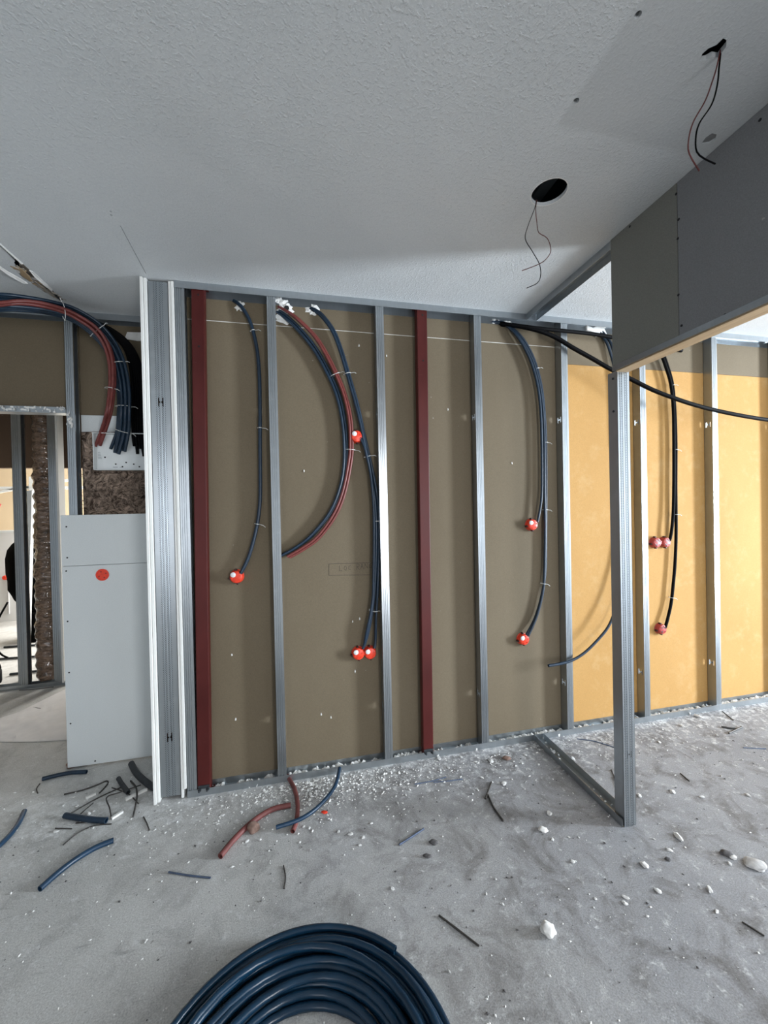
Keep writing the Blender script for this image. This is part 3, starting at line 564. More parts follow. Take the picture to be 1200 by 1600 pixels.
# ------------------------------------------------------------------ back wall: the boards seen between the studs
wall_back = struct(empty('wall_back', (1.4, .06, 0)))
BY = .060
def board(x0, x1, z0, z1, mat, parent=None, y=BY, t=.0125, name='board'):
    m = MB(); m.box(x0, x1, y, y+t, z0, z1); return m.build(name, mat, parent or wall_back, bevel=.0012)
xs = [-.59, .457, 1.625]
board(-.588, .4555, .012, 2.4390, BROWN); board(.4570, 1.6245, .012, 2.4390, BROWN)
board(-.588, .4555, 2.4435, 2.598, BROWN); board(.4570, 1.6245, 2.4435, 2.598, BROWN)
m = MB(); m.box(-.588, 1.6245, BY+.002, BY+.01, 2.4385, 2.444); m.build('joint_filler', TAPE, wall_back)
for x0, x1 in ((1.626, 2.7985), (2.800, 3.9985), (4.0, 5.1985), (5.2, 6.99)):
    board(x0, x1, .012, 2.3375, YELLOW); board(x0, x1, 2.3385, 2.598, BROWN)
# torn paper and filler round the holes where the conduits come through
def splat(c, rx, rz, seed, mat=PLASTER, y=BY, hole=True, parent=None, name='torn_paper_edge'):
    rnd = random.Random(seed); n = 18; m = MB(); k0 = [1+rnd.uniform(-.38,.38) for _ in range(n)]
    o, i2 = [], []
    for k in range(n):
        a = k*2*PI/n; o.append((c[0]+rx*k0[k]*math.cos(a), c[2]+rz*k0[k]*math.sin(a)))
        i2.append((c[0]+rx*.5*k0[k]*math.cos(a), c[2]+rz*.5*k0[k]*math.sin(a)))
    vs = [(u, y-.0004, v) for u, v in o] + [(u, y-.004-rnd.uniform(0,.004), v) for u, v in i2] + [(c[0], y-.003, c[2])]
    fs = [(k, (k+1)%n, n+(k+1)%n, n+k) for k in range(n)] + [(n+k, n+(k+1)%n, 2*n) for k in range(n)]
    m.add(vs, fs)
    r = m.build(name, mat, parent or wall_back)
    if hole:
        m = MB(); m.lathe([(min(rx,rz)*.42, -.0045), (min(rx,rz)*.42, -.0085)], (c[0]+rx*.15, y, c[2]), 'y', 12); m.build('conduit_hole', HOLE, parent or wall_back)
    return r
for k, rx, rz, sd in (('s1',.024,.028,1),('s2',.036,.018,2),('s3',.040,.032,3),('s4',.036,.026,4),('s5',.034,.028,5),('s6',.030,.016,6),('s7',.045,.008,7),('s8',.040,.032,8)):
    splat(SPLAT[k], rx, rz, sd, hole=k not in ('s2','s4','s7','s8'))
m = MB(); m.prism([(q[0], q[2]) for q in STAR], .046, .060, 'y'); m.build('torn_paper_edge', PLASTER, wall_back, bevel=.003)   # torn star of white paper, right-hand bay
m = MB()
for i, c in enumerate(SPECK): m.lump((c[0], BY, c[2]), .005, .003, .009, 60+i, .3)
stuff(m.build('filler_specks', PLASTER, wall_back))
# handwriting on the board
def stroke(mb, pts, w=.0022, y=BY-.0006):
    for (a, b_) in zip(pts, pts[1:]):
        d = Vector((b_[0]-a[0], b_[1]-a[1]));
        if d.length < 1e-6: continue
        d.normalize(); nx, nz = -d.y*w/2, d.x*w/2
        q = [(a[0]+nx,a[1]+nz),(b_[0]+nx,b_[1]+nz),(b_[0]-nx,b_[1]-nz),(a[0]-nx,a[1]-nz)]
        mb.add([(u,y,v) for u,v in q]+[(u,y+.0008,v) for u,v in q], [(0,1,2,3),(4,5,6,7),(0,1,5,4),(1,2,6,5),(2,3,7,6),(3,0,4,7)])
n0, n1, n2, n3 = NOTE
m = MB(); stroke(m, [(q[0],q[2]) for q in (n3, n0, n1, n2)])
X0, Z0, SC = n1[0]+.060, n1[2]+.018, .034
G = {'L':[[(0,1),(.02,.1),(.45,.12)]],'O':[[(.15,.8),(.05,.3),(.35,.1),(.5,.5),(.3,.85),(.15,.8)]],'C':[[(.5,.85),(.15,.7),(.12,.25),(.5,.12)]],
     'R':[[(.05,0),(.1,1),(.5,.85),(.45,.55),(.1,.5),(.55,0)]],'A':[[(0,0),(.25,.95),(.5,0)],[(.1,.4),(.42,.4)]],'N':[[(0,0),(.05,.9),(.45,.1),(.5,.9)]],'G':[[(.5,.85),(.15,.8),(.08,.2),(.45,.1),(.5,.45),(.3,.45)]]}
for i, ch in enumerate('LOC RANG'):
    if ch == ' ': continue
    for st in G[ch]: stroke(m, [(X0+(i*.70+u)*SC, Z0+i*.0012+v*SC) for u, v in st], .0018)
INK = simple('pencil_line', (.035,.030,.026), .8)
m.build('pencil_note', INK, wall_back)

# ------------------------------------------------------------------ metal framing
def web_with_slots(P, u0, u1, z0, z1, slots, w=.034, h=.034):
    uc = (u0+u1)/2; us = [u0, uc-w/2, uc-w/2+.008, uc+w/2-.008, uc+w/2, u1]
    vs = [z0]; holes = []
    for z in sorted(slots): vs += [z-h/2, z-.004, z+.004, z+h/2]
    vs.append(z1)
    for k in range(len(slots)):
        j = 1+4*k
        for jj in range(3): holes += [(1, j+jj), (3, j+jj)]
        holes.append((2, j+1))
    m = MB(); m.plate(us, vs, set(holes), P); return m
T = .0012
def ribs(x0, x1, y, d=.0025):                   # flange with three long shallow grooves
    w = x1-x0; out = [(x0, y)]
    for k in (.24, .46, .68): out += [(x0+w*(k-.045), y), (x0+w*(k-.02), y+d), (x0+w*(k+.02), y+d), (x0+w*(k+.045), y)]
    return out + [(x1, y)]
def stud(x, label, z0=.006, z1=2.594, y0=.0006, depth=.0578, slots=(.318, 1.972), fl=.045, mat=None):
    r = tag(empty('metal_stud', (x, y0, z0)), label, 'stud', None)
    web_with_slots(lambda u, v, t: (x + t*T, u, v), y0, y0+depth, z0, z1, slots).build('web', STEEL, r)
    m = MB(); m.sheet(ribs(x, x+fl, y0) + [(x+fl, y0+.010)], T, z0, z1, 'z'); m.build('front_flange', STEEL, r, bevel=0)
    m = MB(); m.sheet([(x, y0+depth), (x+fl-.003, y0+depth), (x+fl-.003, y0+depth-.010)], -T, z0, z1, 'z'); m.build('rear_flange', STEEL, r)
    return r
stud(-.588, 'end metal stud against the white boards of the short partition, left of the red posts', slots=())
stud(-.147, 'first free metal stud, between the leftmost red post and the wide conduit arc')
stud(.435, 'metal stud between the pair of red boxes and the second red post')
stud(1.023, 'metal stud just right of the second red post')
stud(1.604, 'metal stud where the brown boards end and the yellow boards begin')
stud(2.185, 'metal stud standing on yellow board just behind the free door post')
stud(2.777, 'bright metal stud crossed by the sagging black cable at right')
stud(3.37, 'last metal stud at the right edge of the picture')
def track(name, x0, x1, z, up, label, y0=-.0012, y1=.0592, h=.034, rear=None):
    s = 1 if up else -1; m = MB()
    m.sheet([(y0, z+s*h), (y0, z), (y1, z), (y1, z+s*(rear or h))], -s*T, x0, x1, 'x')
    return tag(m.build(name, STEEL), label, 'track')
bt = track('metal_track', -.588, 6.99, .0015, True, 'long metal floor track under the studs of the brown and yellow wall')
track('metal_track', -.588, 6.99, 2.5985, False, 'long metal head track along the ceiling above the brown and yellow boards', rear=.046)
# white gypsum dust lying in the floor track
m = MB(); rnd = random.Random(12)
for i in range(420):
    x = rnd.uniform(-.56, 3.6)
    if any(abs(x-q-.02) < .03 for q in (-.147,.435,1.023,1.604,2.185,2.777,3.37)): continue
    k = .5+.5*noise.noise(Vector((x*3,0,5)))
    r_ = rnd.uniform(.006,.02)*(.4+k); m.lump((x, rnd.uniform(.012,.05), .004), r_*1.5, min(r_,.012), .022*k+.006, i, .3)
stuff(m.build('gypsum_dust', PLASTER, bt))
# red oxide posts
def red_post(xt, xb, label, w=.062, y0=.004, d=.046):
    r = tag(empty('steel_post', (xb+w/2, y0+d/2, .004)), label, 'post')
    zb, zt = .012, 2.585; m = MB()
    # hollow square section, welded to its end plates, leaning very slightly
    vs = []
    for x, z in ((xb, zb), (xt, zt)): vs += [(x,y0,z),(x+w,y0,z),(x+w,y0+d,z),(x,y0+d,z)]
    m.add(vs, [(0,1,2,3),(4,5,6,7),(0,1,5,4),(1,2,6,5),(2,3,7,6),(3,0,4,7)])
    m.build('shaft', OXIDE, r, bevel=.004)
    m = MB(); m.box(xb-.012, xb+w+.012, y0-.002, y0+d+.006, .004, .012); bp = m.build('base_plate', OXIDE, r, bevel=.001)
    m = MB(); m.box(xt-.012, xt+w+.012, y0-.002, y0+d+.006, zt, zt+.006); m.build('top_plate', OXIDE, r, bevel=.001)
    for dx in (.012, w-.012):
        m = MB(); m.lathe([(.009,0),(.009,-.009),(.0045,-.009),(.0045,-.022)], (xb+dx, y0, .032), 'y', 6); m.build('bolt', DARK, bp)
    m = MB(); m.box(xb+.004, xb+w-.004, y0-.0035, y0+.002, .014, .050); m.build('foot_bracket', DARK, r)
    for z in (2.56, 2.30):
        m = MB(); m.lathe([(.005,0),(.005,-.002)], (xt+(xb-xt)*(2.6-z)/2.6+w*.55, y0, z-.02), 'y', 10); m.build('bolt_hole', HOLE, r)
    return r
red_post(-.512, -.542, 'leftmost dark red painted steel post, beside the white partition edge')
red_post(.675, .660, 'dark red painted steel post in the middle of the brown wall')

# ------------------------------------------------------------------ short partition at left, seen end-on
wall_partition = struct(empty('wall_partition', (-.66, .2, 0)))
m = MB(); m.box(-.739, -.7265, -.014, .40, -.0, 2.597); m.build('outer_board', GYPEDGE, wall_partition, bevel=.0015)
m = MB(); m.box(-.7245, -.712, -.006, .40, .004, 2.597); m.build('inner_board', GYPEDGE, wall_partition, bevel=.0015)
m = MB(); m.box(-.616, -.604, .000, .055, .004, 2.594); m.build('inner_board', GYPEDGE, wall_partition, bevel=.0015)
m = MB(); m.box(-.6025, -.590, -.004, .055, .05, 2.594); m.build('outer_board', GYPEDGE, wall_partition, bevel=.0015)
r = tag(empty('metal_stud', (-.665, .004, .02)), 'wide perforated metal stud end with H slots, sandwiched between white board edges', 'stud')
xa, xb = -.709, -.619
web_with_slots(lambda u, v, t: (u, .004 + t*T, v), xa, xb, .02, 2.588, (.317, 1.992), .030, .044).build('web', KNURL, r)
for sgn, x in ((1, xa), (-1, xb)):
    m = MB(); m.sheet([(x, .004), (x, .048), (x+sgn*.010, .048)], -sgn*T, .02, 2.588, 'z'); m.build('side_flange', STEEL, r)
for x in (-.678, -.664, -.650):
    m = MB(); m.prism([(x-.0018,.004),(x+.0018,.004),(x+.0008,.0025),(x-.0008,.0025)], .02, 2.588, 'z'); m.build('stiffening_rib', STEEL, r)
m = MB()                                         # dark sheet stands in for the shade behind the stud end
m.box(-.711, -.617, .050, .056, .02, 2.588); m.build('core_shade', DBROWN, wall_partition)

# ------------------------------------------------------------------ alcove wall left of the partition
wall_alcove = struct(empty('wall_alcove', (-1.4, .48, 0)))
board(-1.242, -.60, 2.028, 2.598, BROWN, wall_alcove, .482); board(-2.99, -1.244, 2.04, 2.598, BROWN, wall_alcove, .482)
board(-1.242, -.60, 1.40, 2.026, GREY, wall_alcove, .482)
m = MB(); m.prism([(-1.0,2.486),(-.985,2.527),(-.80,2.535),(-.745,2.54),(-.745,2.44),(-.79,2.468),(-.83,2.488),(-.93,2.478)], .474, .482, 'y'); m.build('torn_paper_edge', PLASTER, wall_alcove, bevel=.002)
def track2(name, x0, x1, z, up, label, y0, y1, h): return track(name, x0, x1, z, up, label, y0, y1, h)
track2('metal_track', -2.99, -.742, 2.5985, False, 'metal head track along the ceiling in the left alcove behind the cable bundle', .418, .480, .034)
r = stud(-1.284, 'jamb stud of the left doorway beside the grey panel', .006, 2.565, .4185, .058, (), .042)
# door head
r = tag(empty('door_head_track', (-2.1, .42, 2.02)), 'plaster-spattered metal head track across the left doorway', 'track')
m = MB(); m.sheet([(.416, 2.052), (.416, 2.020), (.478, 2.020), (.478, 2.052)], -T, -2.99, -1.286, 'x'); m.build('channel', STEEL, r)
m = MB(); rnd = random.Random(5)
for i in range(70):
    x = rnd.uniform(-1.75, -1.29); m.lump((x, .4155, 2.036+rnd.uniform(-.012,.014)), rnd.uniform(.006,.02), .002, rnd.uniform(.004,.009), 400+i, .4)
for i in range(25): m.lump((-1.268+rnd.uniform(-.016,.016), .4175, rnd.uniform(1.93,2.03)), .006, .002, .009, 500+i, .4)
stuff(m.build('plaster_spatter', PLASTER, r))
# grey panels
def screws(parent, pts, y, name='screw_head'):
    for x, z in pts: mb = MB(); mb.lathe([(.0045, 0), (.0045, -.0012)], (x, y, z), 'y', 8); mb.build(name, HOLE, parent)
r = tag(empty('plasterboard_panel', (-1.02, .406, 1.155)), 'grey plasterboard strip under the brown insulation, above the red round box', 'panel')
m = MB(); m.box(-1.318, -.742, .400, .4125, 1.153, 1.440); m.build('board', GREY, r, bevel=.0012)
screws(r, [(-1.29,1.375),(-1.29,1.20)], .400, 'screw_head')
m = MB(); m.box(-1.315, -.745, .4128, .418, 1.12, 1.19); m.build('light_stop', STEEL, r)  # added behind the joint to stop light leaking through
r = tag(empty('plasterboard_panel', (-1.02, .406, .01)), 'tall grey plasterboard panel reaching the floor, with a round red box in it', 'panel')
m = MB(); m.box(-1.318, -.742, .400, .4125, .010, 1.1505); m.build('board', GREY, r, bevel=.0012)
screws(r, [(-1.297,1.125),(-1.297,.84),(-1.297,.55),(-1.297,.26),(-1.18,.028),(-.80,.03)], .400, 'screw_head')
x, y, z = BOXP
r = tag(empty('junction_box', (x, .40, z-.034)), 'round red flush box set in the tall grey plasterboard panel', 'box')
m = MB(); m.lathe([(.034,0),(.034,-.003),(.030,-.004),(.027,-.0035),(.026,-.0005),(.001,-.0002)], (x, .40, z), 'y', 28); m.build('rim', BOXRED, r, 40)
for a in (.4, 2.0, 3.6, 5.2):
    m = MB(); m.lathe([(.004,0),(.004,-.002)], (x+.019*math.cos(a), .3995, z+.019*math.sin(a)), 'y', 8); m.build('screw_boss', BOXDULL, r)
# insulation batt behind the white box: lumpy surface with loose strands
m = MB(); NX, NZ = 64, 56; vs = []
for j in range(NZ+1):
    for i in range(NX+1):
        x = -1.236 + .50*i/NX; z = 1.425 + .505*j/NZ
        p3 = Vector((x*7, z*7, 1.7)); d = noise.fractal(p3 + Vector((noise.noise(p3*1.1), noise.noise(p3*1.1+Vector((5,0,0))), 0))*1.2, .9, 2.0, 6)*.042 + noise.noise(p3*.5)*.014
        top = 1.925 + .02*noise.noise(Vector((x*9, 0, 3)))
        e = min(1, min(i, NX-i)/3, min(j, NZ-j)/3)
        inbox = -1.172 < x < -.78 and 1.682 < z < 1.928
        vs.append((x, .474 if inbox else .470 - e*(.024 + d), min(z, top)))
for j in range(NZ+1):
    for i in range(NX+1): vs.append((vs[j*(NX+1)+i][0], .480, vs[j*(NX+1)+i][2]))
n1_ = (NX+1)*(NZ+1); fs = []
for j in range(NZ):
    for i in range(NX):
        a = j*(NX+1)+i; fs += [(a, a+1, a+NX+2, a+NX+1), (n1_+a, n1_+a+NX+1, n1_+a+NX+2, n1_+a+1)]
for i in range(NX): a = i; fs.append((a, n1_+a, n1_+a+1, a+1)); a = NZ*(NX+1)+i; fs.append((a, a+1, n1_+a+1, n1_+a))
for j in range(NZ): a = j*(NX+1); c = a+NX+1; fs.append((a, c, n1_+c, n1_+a)); a += NX; c += NX; fs.append((a, n1_+a, n1_+c, c))
m.add(vs, fs)
batt = tag(m.build('insulation_batt', WOOL, None, 60), 'brown mineral wool batt packed behind the white box above the grey panel', 'insulation')
m = MB(); rnd = random.Random(9)
for i in range(170):
    x, z = rnd.uniform(-1.22,-.78), rnd.uniform(1.46,1.67); a = rnd.uniform(0, 6.28); p = []
    for k in range(5):
        p.append((x, .434-rnd.uniform(0,.012), z)); x = min(-.76, max(-1.23, x+.016*math.cos(a))); z = min(1.68, max(1.45, z+.016*math.sin(a))); a += rnd.uniform(.2,.9)
    m.tube(p, .0011, 4, .012)
stuff(m.build('loose_fibres', WOOL, batt))
# white wall box that receives the conduits
r = tag(empty('wall_box', (-.98, .43, 1.70)), 'white plastic recessed wall box with cut red and blue conduit ends inside', 'box')
x0, x1, z0, z1 = -1.157, -.80, 1.697, 1.912
m = MB(); m.box(x0, x1, .452, .456, z0, z1); m.build('back_panel', WHITE, r, bevel=.001)
for nm, bxs in (('side_wall', (x0, x0+.004, .418, .452, z0, z1)), ('side_wall', (x1-.004, x1, .418, .452, z0, z1)), ('side_wall', (x0, x1, .418, .452, z0, z0+.004)), ('top_wall', (x0, x1, .410, .452, z1-.004, z1))):
    m = MB(); m.box(*bxs); m.build(nm, WHITE, r, bevel=.001)
screws(r, [(-1.11,1.775),(-1.055,1.735),(-.96,1.735),(-1.0,1.745),(-1.02,1.72),(-.93,1.72)], .452, 'fixing_hole')
m = MB()
for k in range(5): m.box(-1.146, -1.146+.020-.002*k, .4512, .4525, 1.765+k*.009, 1.768+k*.009)
m.box(-1.07,-1.045,.4512,.4525,1.715,1.719); m.box(-1.035,-1.015,.4512,.4525,1.715,1.718); stuff(m.build('moulded_marks', DSTEEL, r))

# ------------------------------------------------------------------ doorway at left and the room beyond it
b = MB(); b.box(-6, -1.25, 2.20, 2.28, 1.90, H); b.box(-1.25, 6.99, 2.20, 2.28, 0, H); b.box(-6, -4.4, 2.20, 2.28, 0, 1.90)
struct(b.build('wall_far_header', DBROWN))
track('metal_track', -2.99, -1.95, .0015, True, 'floor track under the two studs and duct beyond the left doorway', 1.668, 1.730, .032)
stud(-2.322, 'slim metal stud left of the brown duct beyond the doorway', .004, 2.594, 1.67, .058, (), .068)
stud(-2.066, 'metal stud with a pale board edge right of the brown duct', .004, 2.594, 1.67, .058, (), .062)
m = MB(); m.box(-2.003, -1.988, 1.662, 1.75, .02, 2.59); struct(m.build('trim_1', GYPEDGE, None, bevel=.001))
# flexible duct
m = MB(); NZ2, NS = 150, 30; vs = []
for j in range(NZ2+1):
    z = .03 + 2.55*j/NZ2; cx = -2.166 + .012*noise.noise(Vector((0,0,z*1.7)))-.018*(1-z/2.6)+.02; cy = 1.80
    for k in range(NS):
        a = k*2*PI/NS
        rr = .088 + .006*math.sin(z*2*PI/.085 + a*.6) + .012*noise.noise(Vector((math.cos(a)*2.4, math.sin(a)*2.4, z*11))) + .004*noise.noise(Vector((math.cos(a)*5, math.sin(a)*5, z*20)))
        vs.append((cx+rr*math.cos(a), cy+rr*math.sin(a), z))
fs = [(j*NS+k, j*NS+(k+1)%NS, (j+1)*NS+(k+1)%NS, (j+1)*NS+k) for j in range(NZ2) for k in range(NS)] + [tuple(range(NS)), tuple(NZ2*NS+k for k in range(NS))]
m.add(vs, fs)
tag(m.build('flexible_duct', FOIL, None, 70), 'glossy brown film-wrapped flexible duct standing between two studs in the doorway', 'duct')
# leaning white board strip, black sack, low white wall, rods in the bright room
m = MB(); m.add([(-2.425,1.86,.004),(-2.375,1.86,.004),(-2.375,1.90,.004),(-2.425,1.90,.004),(-2.312,1.80,1.66),(-2.262,1.80,1.66),(-2.262,1.84,1.66),(-2.312,1.84,1.66)], [(0,1,2,3),(4,5,6,7),(0,1,5,4),(1,2,6,5),(2,3,7,6),(3,0,4,7)])
tag(m.build('timber_batten', WHITE, None, bevel=.002), 'white batten leaning behind the slim stud beyond the doorway', 'batten')
m = MB(); bm = bmesh.new(); bmesh.ops.create_icosphere(bm, subdivisions=4, radius=1)
vs = []
for v in bm.verts:
    z = v.co.z; w = 1.0 if z < .2 else 1-.55*(z-.2)/.8
    k = 1+.12*noise.noise(v.co*2.0+Vector((4,1,0)))+.05*noise.noise(v.co*6)
    vs.append((-3.02+.30*v.co.x*w*k, 3.2+.2*v.co.y*w*k, .87+.60*z*k))
m.add(vs, [[v.index for v in f.verts] for f in bm.faces]); bm.free()
sack = tag(m.build('sack', CLOTH, None, 70), 'bulky black sack-like form in the bright room behind the slim stud', 'sack')
zz = min(v[2] for v in vs)
m = MB(); m.lathe([(.16,0),(.19,.02),(.17,zz+.06),(.05,zz+.1)], (-3.02,3.2,0), 'z', 18); m.build('sack_base', CLOTH, sack, 60)
r = struct(empty('wall_low', (-4.2, 4.2, 0)))
m = MB(); m.box(-5.2, -3.2, 4.2, 4.3, 0, 1.22); m.build('board', WHITEW, r, bevel=.002)
m = MB(); m.box(-5.2, -3.2, 4.18, 4.32, 1.22, 1.25); m.build('cap', WHITE, r, bevel=.002)
m = MB(); m.tube([(-4.16,4.17,1.252),(-4.13,4.2,1.40),(-4.05,4.25,1.62)][::-1], lambda t: .006+.022*t, 8)
tag(m.build('plastic_cone', BOXDULL, None, 50), 'thin red rod standing on the low white wall in the bright room', 'rod')
for x, l in ((-3.99, 'left one of the two small red boxes on the low white wall'), (-3.92, 'right one of the two small red boxes on the low white wall')):
    m = MB(); m.lathe([(.030,0),(.030,-.02),(.022,-.028)], (x, 4.199, .60), 'y', 16)
    tag(m.build('junction_box', BOXRED, None, 40), l, 'box', None)
m = MB(); m.tube([(-3.955,4.188,.58),(-3.955,4.188,.42),(-3.955,4.188,.10)], .010, 8); tag(m.build('conduit', SAND2, None, 50), 'pale conduit running down the low white wall from the red boxes', 'conduit')
m = MB(); m.tube([(-2.62,2.05,.66),(-2.70,2.05,.50),(-2.73,2.02,.36),(-2.66,2.0,.22),(-2.60,2.0,.17)], .008, 8); tag(m.build('cable', BLACK, None, 50), 'black cable looping down left of the leaning white batten', 'cable')
m = MB(); m.lathe([(.05,0),(.055,.02),(.055,.10),(.04,.15),(.02,.17),(.012,.19)], (-2.62,1.86,0), 'z', 16); m.tube([(-2.62,1.86,.15),(-2.58,1.84,.20),(-2.57,1.86,.13)], .010, 8)
tag(m.build('power_tool', BLACK, None, 50), 'black power tool on the floor at the left edge beyond the doorway', 'tool')
for i, (pa, pb, l) in enumerate((((-3.1,2.5),(-2.1,2.35),'lower dark rod lying on the floor of the bright room'),((-3.2,2.9),(-2.3,2.75),'upper dark rod lying on the floor of the bright room'),((-2.6,2.02),(-2.05,1.98),'dark rod close behind the floor track by the duct foot'))):
    m = MB(); m.tube([(pa[0],pa[1],.012),((pa[0]+pb[0])/2,(pa[1]+pb[1])/2+.03,.014),(pb[0],pb[1],.012)], .011, 8); tag(m.build('conduit_offcut', DARK, None, 50), l, 'offcut')
m = MB()
m.box(-4.6, -2.9, 3.98, 4.02, 1.80, 1.84); m.add([(-4.6,3.98,1.62),(-4.6,4.02,1.62),(-3.0,4.02,1.93),(-3.0,3.98,1.93),(-4.6,3.98,1.65),(-4.6,4.02,1.65),(-3.0,4.02,1.96),(-3.0,3.98,1.96)], [(0,1,2,3),(4,5,6,7),(0,1,5,4),(1,2,6,5),(2,3,7,6),(3,0,4,7)])
m.box(-3.55,-3.50,3.97,4.03,0,1.97); m.box(-4.60,-4.55,3.97,4.03,0,1.86)
tag(m.build('rail_frame', WHITE), 'white metal rail frame in the bright room seen past the slim stud', 'frame')
# white sheet on the floor of the passage
m = MB(); NXs, NYs = 30, 14; bot = [SHEET[4], SHEET[5], SHEET[6], SHEET[7]]; top = [SHEET[3], SHEET[2], SHEET[1], SHEET[0]]
def along(l, t):
    k = min(len(l)-2, int(t*(len(l)-1))); f = t*(len(l)-1)-k; return Vector(l[k]).lerp(Vector(l[k+1]), f)
vs = []
for j in range(NYs+1):
    for i in range(NXs+1):
        q = along(bot, i/NXs).lerp(along(top, i/NXs), j/NYs)
        c = noise.noise(Vector((q.x*5, q.y*5, 2))); z = .003 + .006*max(0, 1-abs(c)*9) + .002*abs(noise.noise(Vector((q.x*11,q.y*9,7))))
        if j in (0, NYs) or i in (0, NXs): z = .003
        vs.append((q.x, q.y, z))
nn = len(vs); vs += [(v[0], v[1], v[2]-.0015) for v in vs]; fs = []
for j in range(NYs):
    for i in range(NXs): a = j*(NXs+1)+i; fs += [(a, a+1, a+NXs+2, a+NXs+1), (nn+a, nn+a+NXs+1, nn+a+NXs+2, nn+a+1)]
m.add(vs, fs); tag(m.build('paper_sheet', SHEETM, None, 30), 'creased white sheet lying on the floor inside the left doorway', 'sheet')

# ------------------------------------------------------------------ door opening at right: stub track, free post, bulkhead
def ytrack(name, z, up, y0, y1, label, xa=1.369, xb=1.432, h=.034):
    s = 1 if up else -1; m = MB(); m.sheet([(xa, z+s*h), (xa, z), (xb, z), (xb, z+s*h)], -s*T, y0, y1, 'y')
    return tag(m.build(name, STEEL), label, 'track')
st = ytrack('metal_track', .0015, True, -.664, -.004, 'short floor track running from the stud wall out to the free door post')
m = MB(); rnd = random.Random(31)
for i in range(26): m.lump((1.40+rnd.uniform(-.02,.02), rnd.uniform(-.6,-.03), .005), rnd.uniform(.003,.008), rnd.uniform(.003,.007), rnd.uniform(.003,.006), 700+i)
stuff(m.build('plaster_crumbs', PLASTER, st))
ytrack('metal_track', 2.5985, False, -.654, -.004, 'short dark ceiling track from the stud wall to the grey bulkhead', 1.3675, 1.432, .036)
r = tag(empty('door_post', (1.405, -.64, .0)), 'free-standing metal door post under the grey bulkhead, ribbed and perforated', 'post')
px0, px1, py = 1.3755, 1.4385, -.6655
web_with_slots(lambda u, v, t: (u, py + t*T, v), px0, px1, .0, 2.024, (.321,), .024, .030).build('web', KNURL, r)
for sg, x, nm in ((1, px0, 'left_flange'), (-1, px1, 'right_flange')):
    m = MB(); m.sheet([(x, py), (x, py+.052), (x+sg*.010, py+.052)], -sg*T, .003, 2.024, 'z'); m.build('side_flange', STEEL, r)
for x in (1.3895, 1.4005, 1.4135, 1.4245):
    m = MB(); m.prism([(x-.0020,py+.0004),(x+.0020,py+.0004),(x+.0010,py-.0016),(x-.0010,py-.0016)], .0, 2.024, 'z'); m.build('stiffening_rib', STEEL, r)
for z in (1.995, 1.85):
    m = MB(); m.lathe([(.005,0),(.005,-.003)], (px0, py+.022, z), 'x', 10); m.build('screw', DARK, r)
wall_bulkhead = struct(empty('wall_bulkhead', (1.40, -1.6, 2.02)))
def bboard(y0, y1, mat, label=None):
    m = MB(); m.box(1.3625, 1.3665, y0, y1, 2.026, 2.599); return m.build('board', mat, wall_bulkhead, bevel=.001)
b1_ = bboard(-.9595, -.655, GREYD); b2_ = bboard(-4.98, -.9615, GREYE)
for y, z in ((-.757,2.586),(-.958,2.56),(-.966,2.462),(-.962,2.396),(-.961,2.193),(-1.117,2.044),(-.971,2.077),(-.75,2.041),(-1.22,2.57)):
    m = MB(); m.lathe([(.0045,0),(.0045,-.0012)], (1.3625, y, z), 'x', 8); m.build('screw_head', HOLE, wall_bulkhead)
m = MB(); m.box(1.3665, 1.380, -4.98, -.655, 2.026, 2.599); m.build('rear_board', GREYE, wall_bulkhead, bevel=.001)
m = MB(); m.box(1.420, 1.4325, -4.98, -.655, 2.026, 2.599); m.build('rear_board', GREYE, wall_bulkhead, bevel=.001)
m = MB(); m.box(1.382, 1.418, -4.98, -.655, 2.5645, 2.599); m.build('head_channel', STEEL, wall_bulkhead)
m = MB(); m.box(1.369, 1.4325, -4.98, -.664, 2.019, 2.0258); m.build('tan_soffit', TAN, wall_bulkhead, bevel=.001)  # tan puts the yellow boards' reflection into the metal underside's colour
m = MB(); m.sheet([(1.3605, 2.045), (1.3605, 2.0235), (1.370, 2.0235)], T, -4.98, -.655, 'y'); m.build('corner_bead', DSTEEL, wall_bulkhead)

# ------------------------------------------------------------------ conduits
def near(path, p):
    pts = smooth(path, .02); i = min(range(len(pts)), key=lambda k: (pts[k]-Vector(p)).length)
    t = (pts[min(i+1,len(pts)-1)]-pts[max(i-1,0)]).normalized(); return pts[i], t
def tie(owner, path, frac, a, b_, mat=CLEAR, tail=.03, shift=0):
    pts = smooth(path, .02); i = int(frac*(len(pts)-1)); p = pts[i]; t = (pts[min(i+1,len(pts)-1)]-pts[max(i-1,0)]).normalized()
    lat = t.cross(Vector((0,1,0))).normalized(); dep = lat.cross(t).normalized(); p = p + lat*shift
    loop = [p + lat*a*math.cos(k*PI/5) + dep*b_*math.sin(k*PI/5) for k in range(10)]
    m = MB(); m.tube(loop, .0016, 6, .01, closed=True)
    m.tube([p+lat*a, p+lat*(a+tail*.6)+Vector((0,-.006,-.002)), p+lat*(a+tail)+Vector((0,-.004,-.010))], .0016, 6, .01)
    m.lump(p-lat*a*1.05, .004, .004, .003, 3)
    return m.build('cable_tie', mat, owner, 60)
def conduit(key, r, mat, label, name='conduit', hollow=True, group=None, cat='conduit', seg=10):
    m = MB(); m.tube(CABLE[key], r, seg, .02, hollow)
    return tag(m.build(name, mat, None, 50), label, cat, group)
o = conduit('bay1', .0095, NAVY, 'single dark blue conduit right of the leftmost red post, ending in a red box')
for f in (.14, .48, .83): tie(o, CABLE['bay1'], f, .012, .013)
o = conduit('b_blue1', .0078, NAVY, 'inner of the two blue conduits in the wide arc beside the first stud', hollow=True)
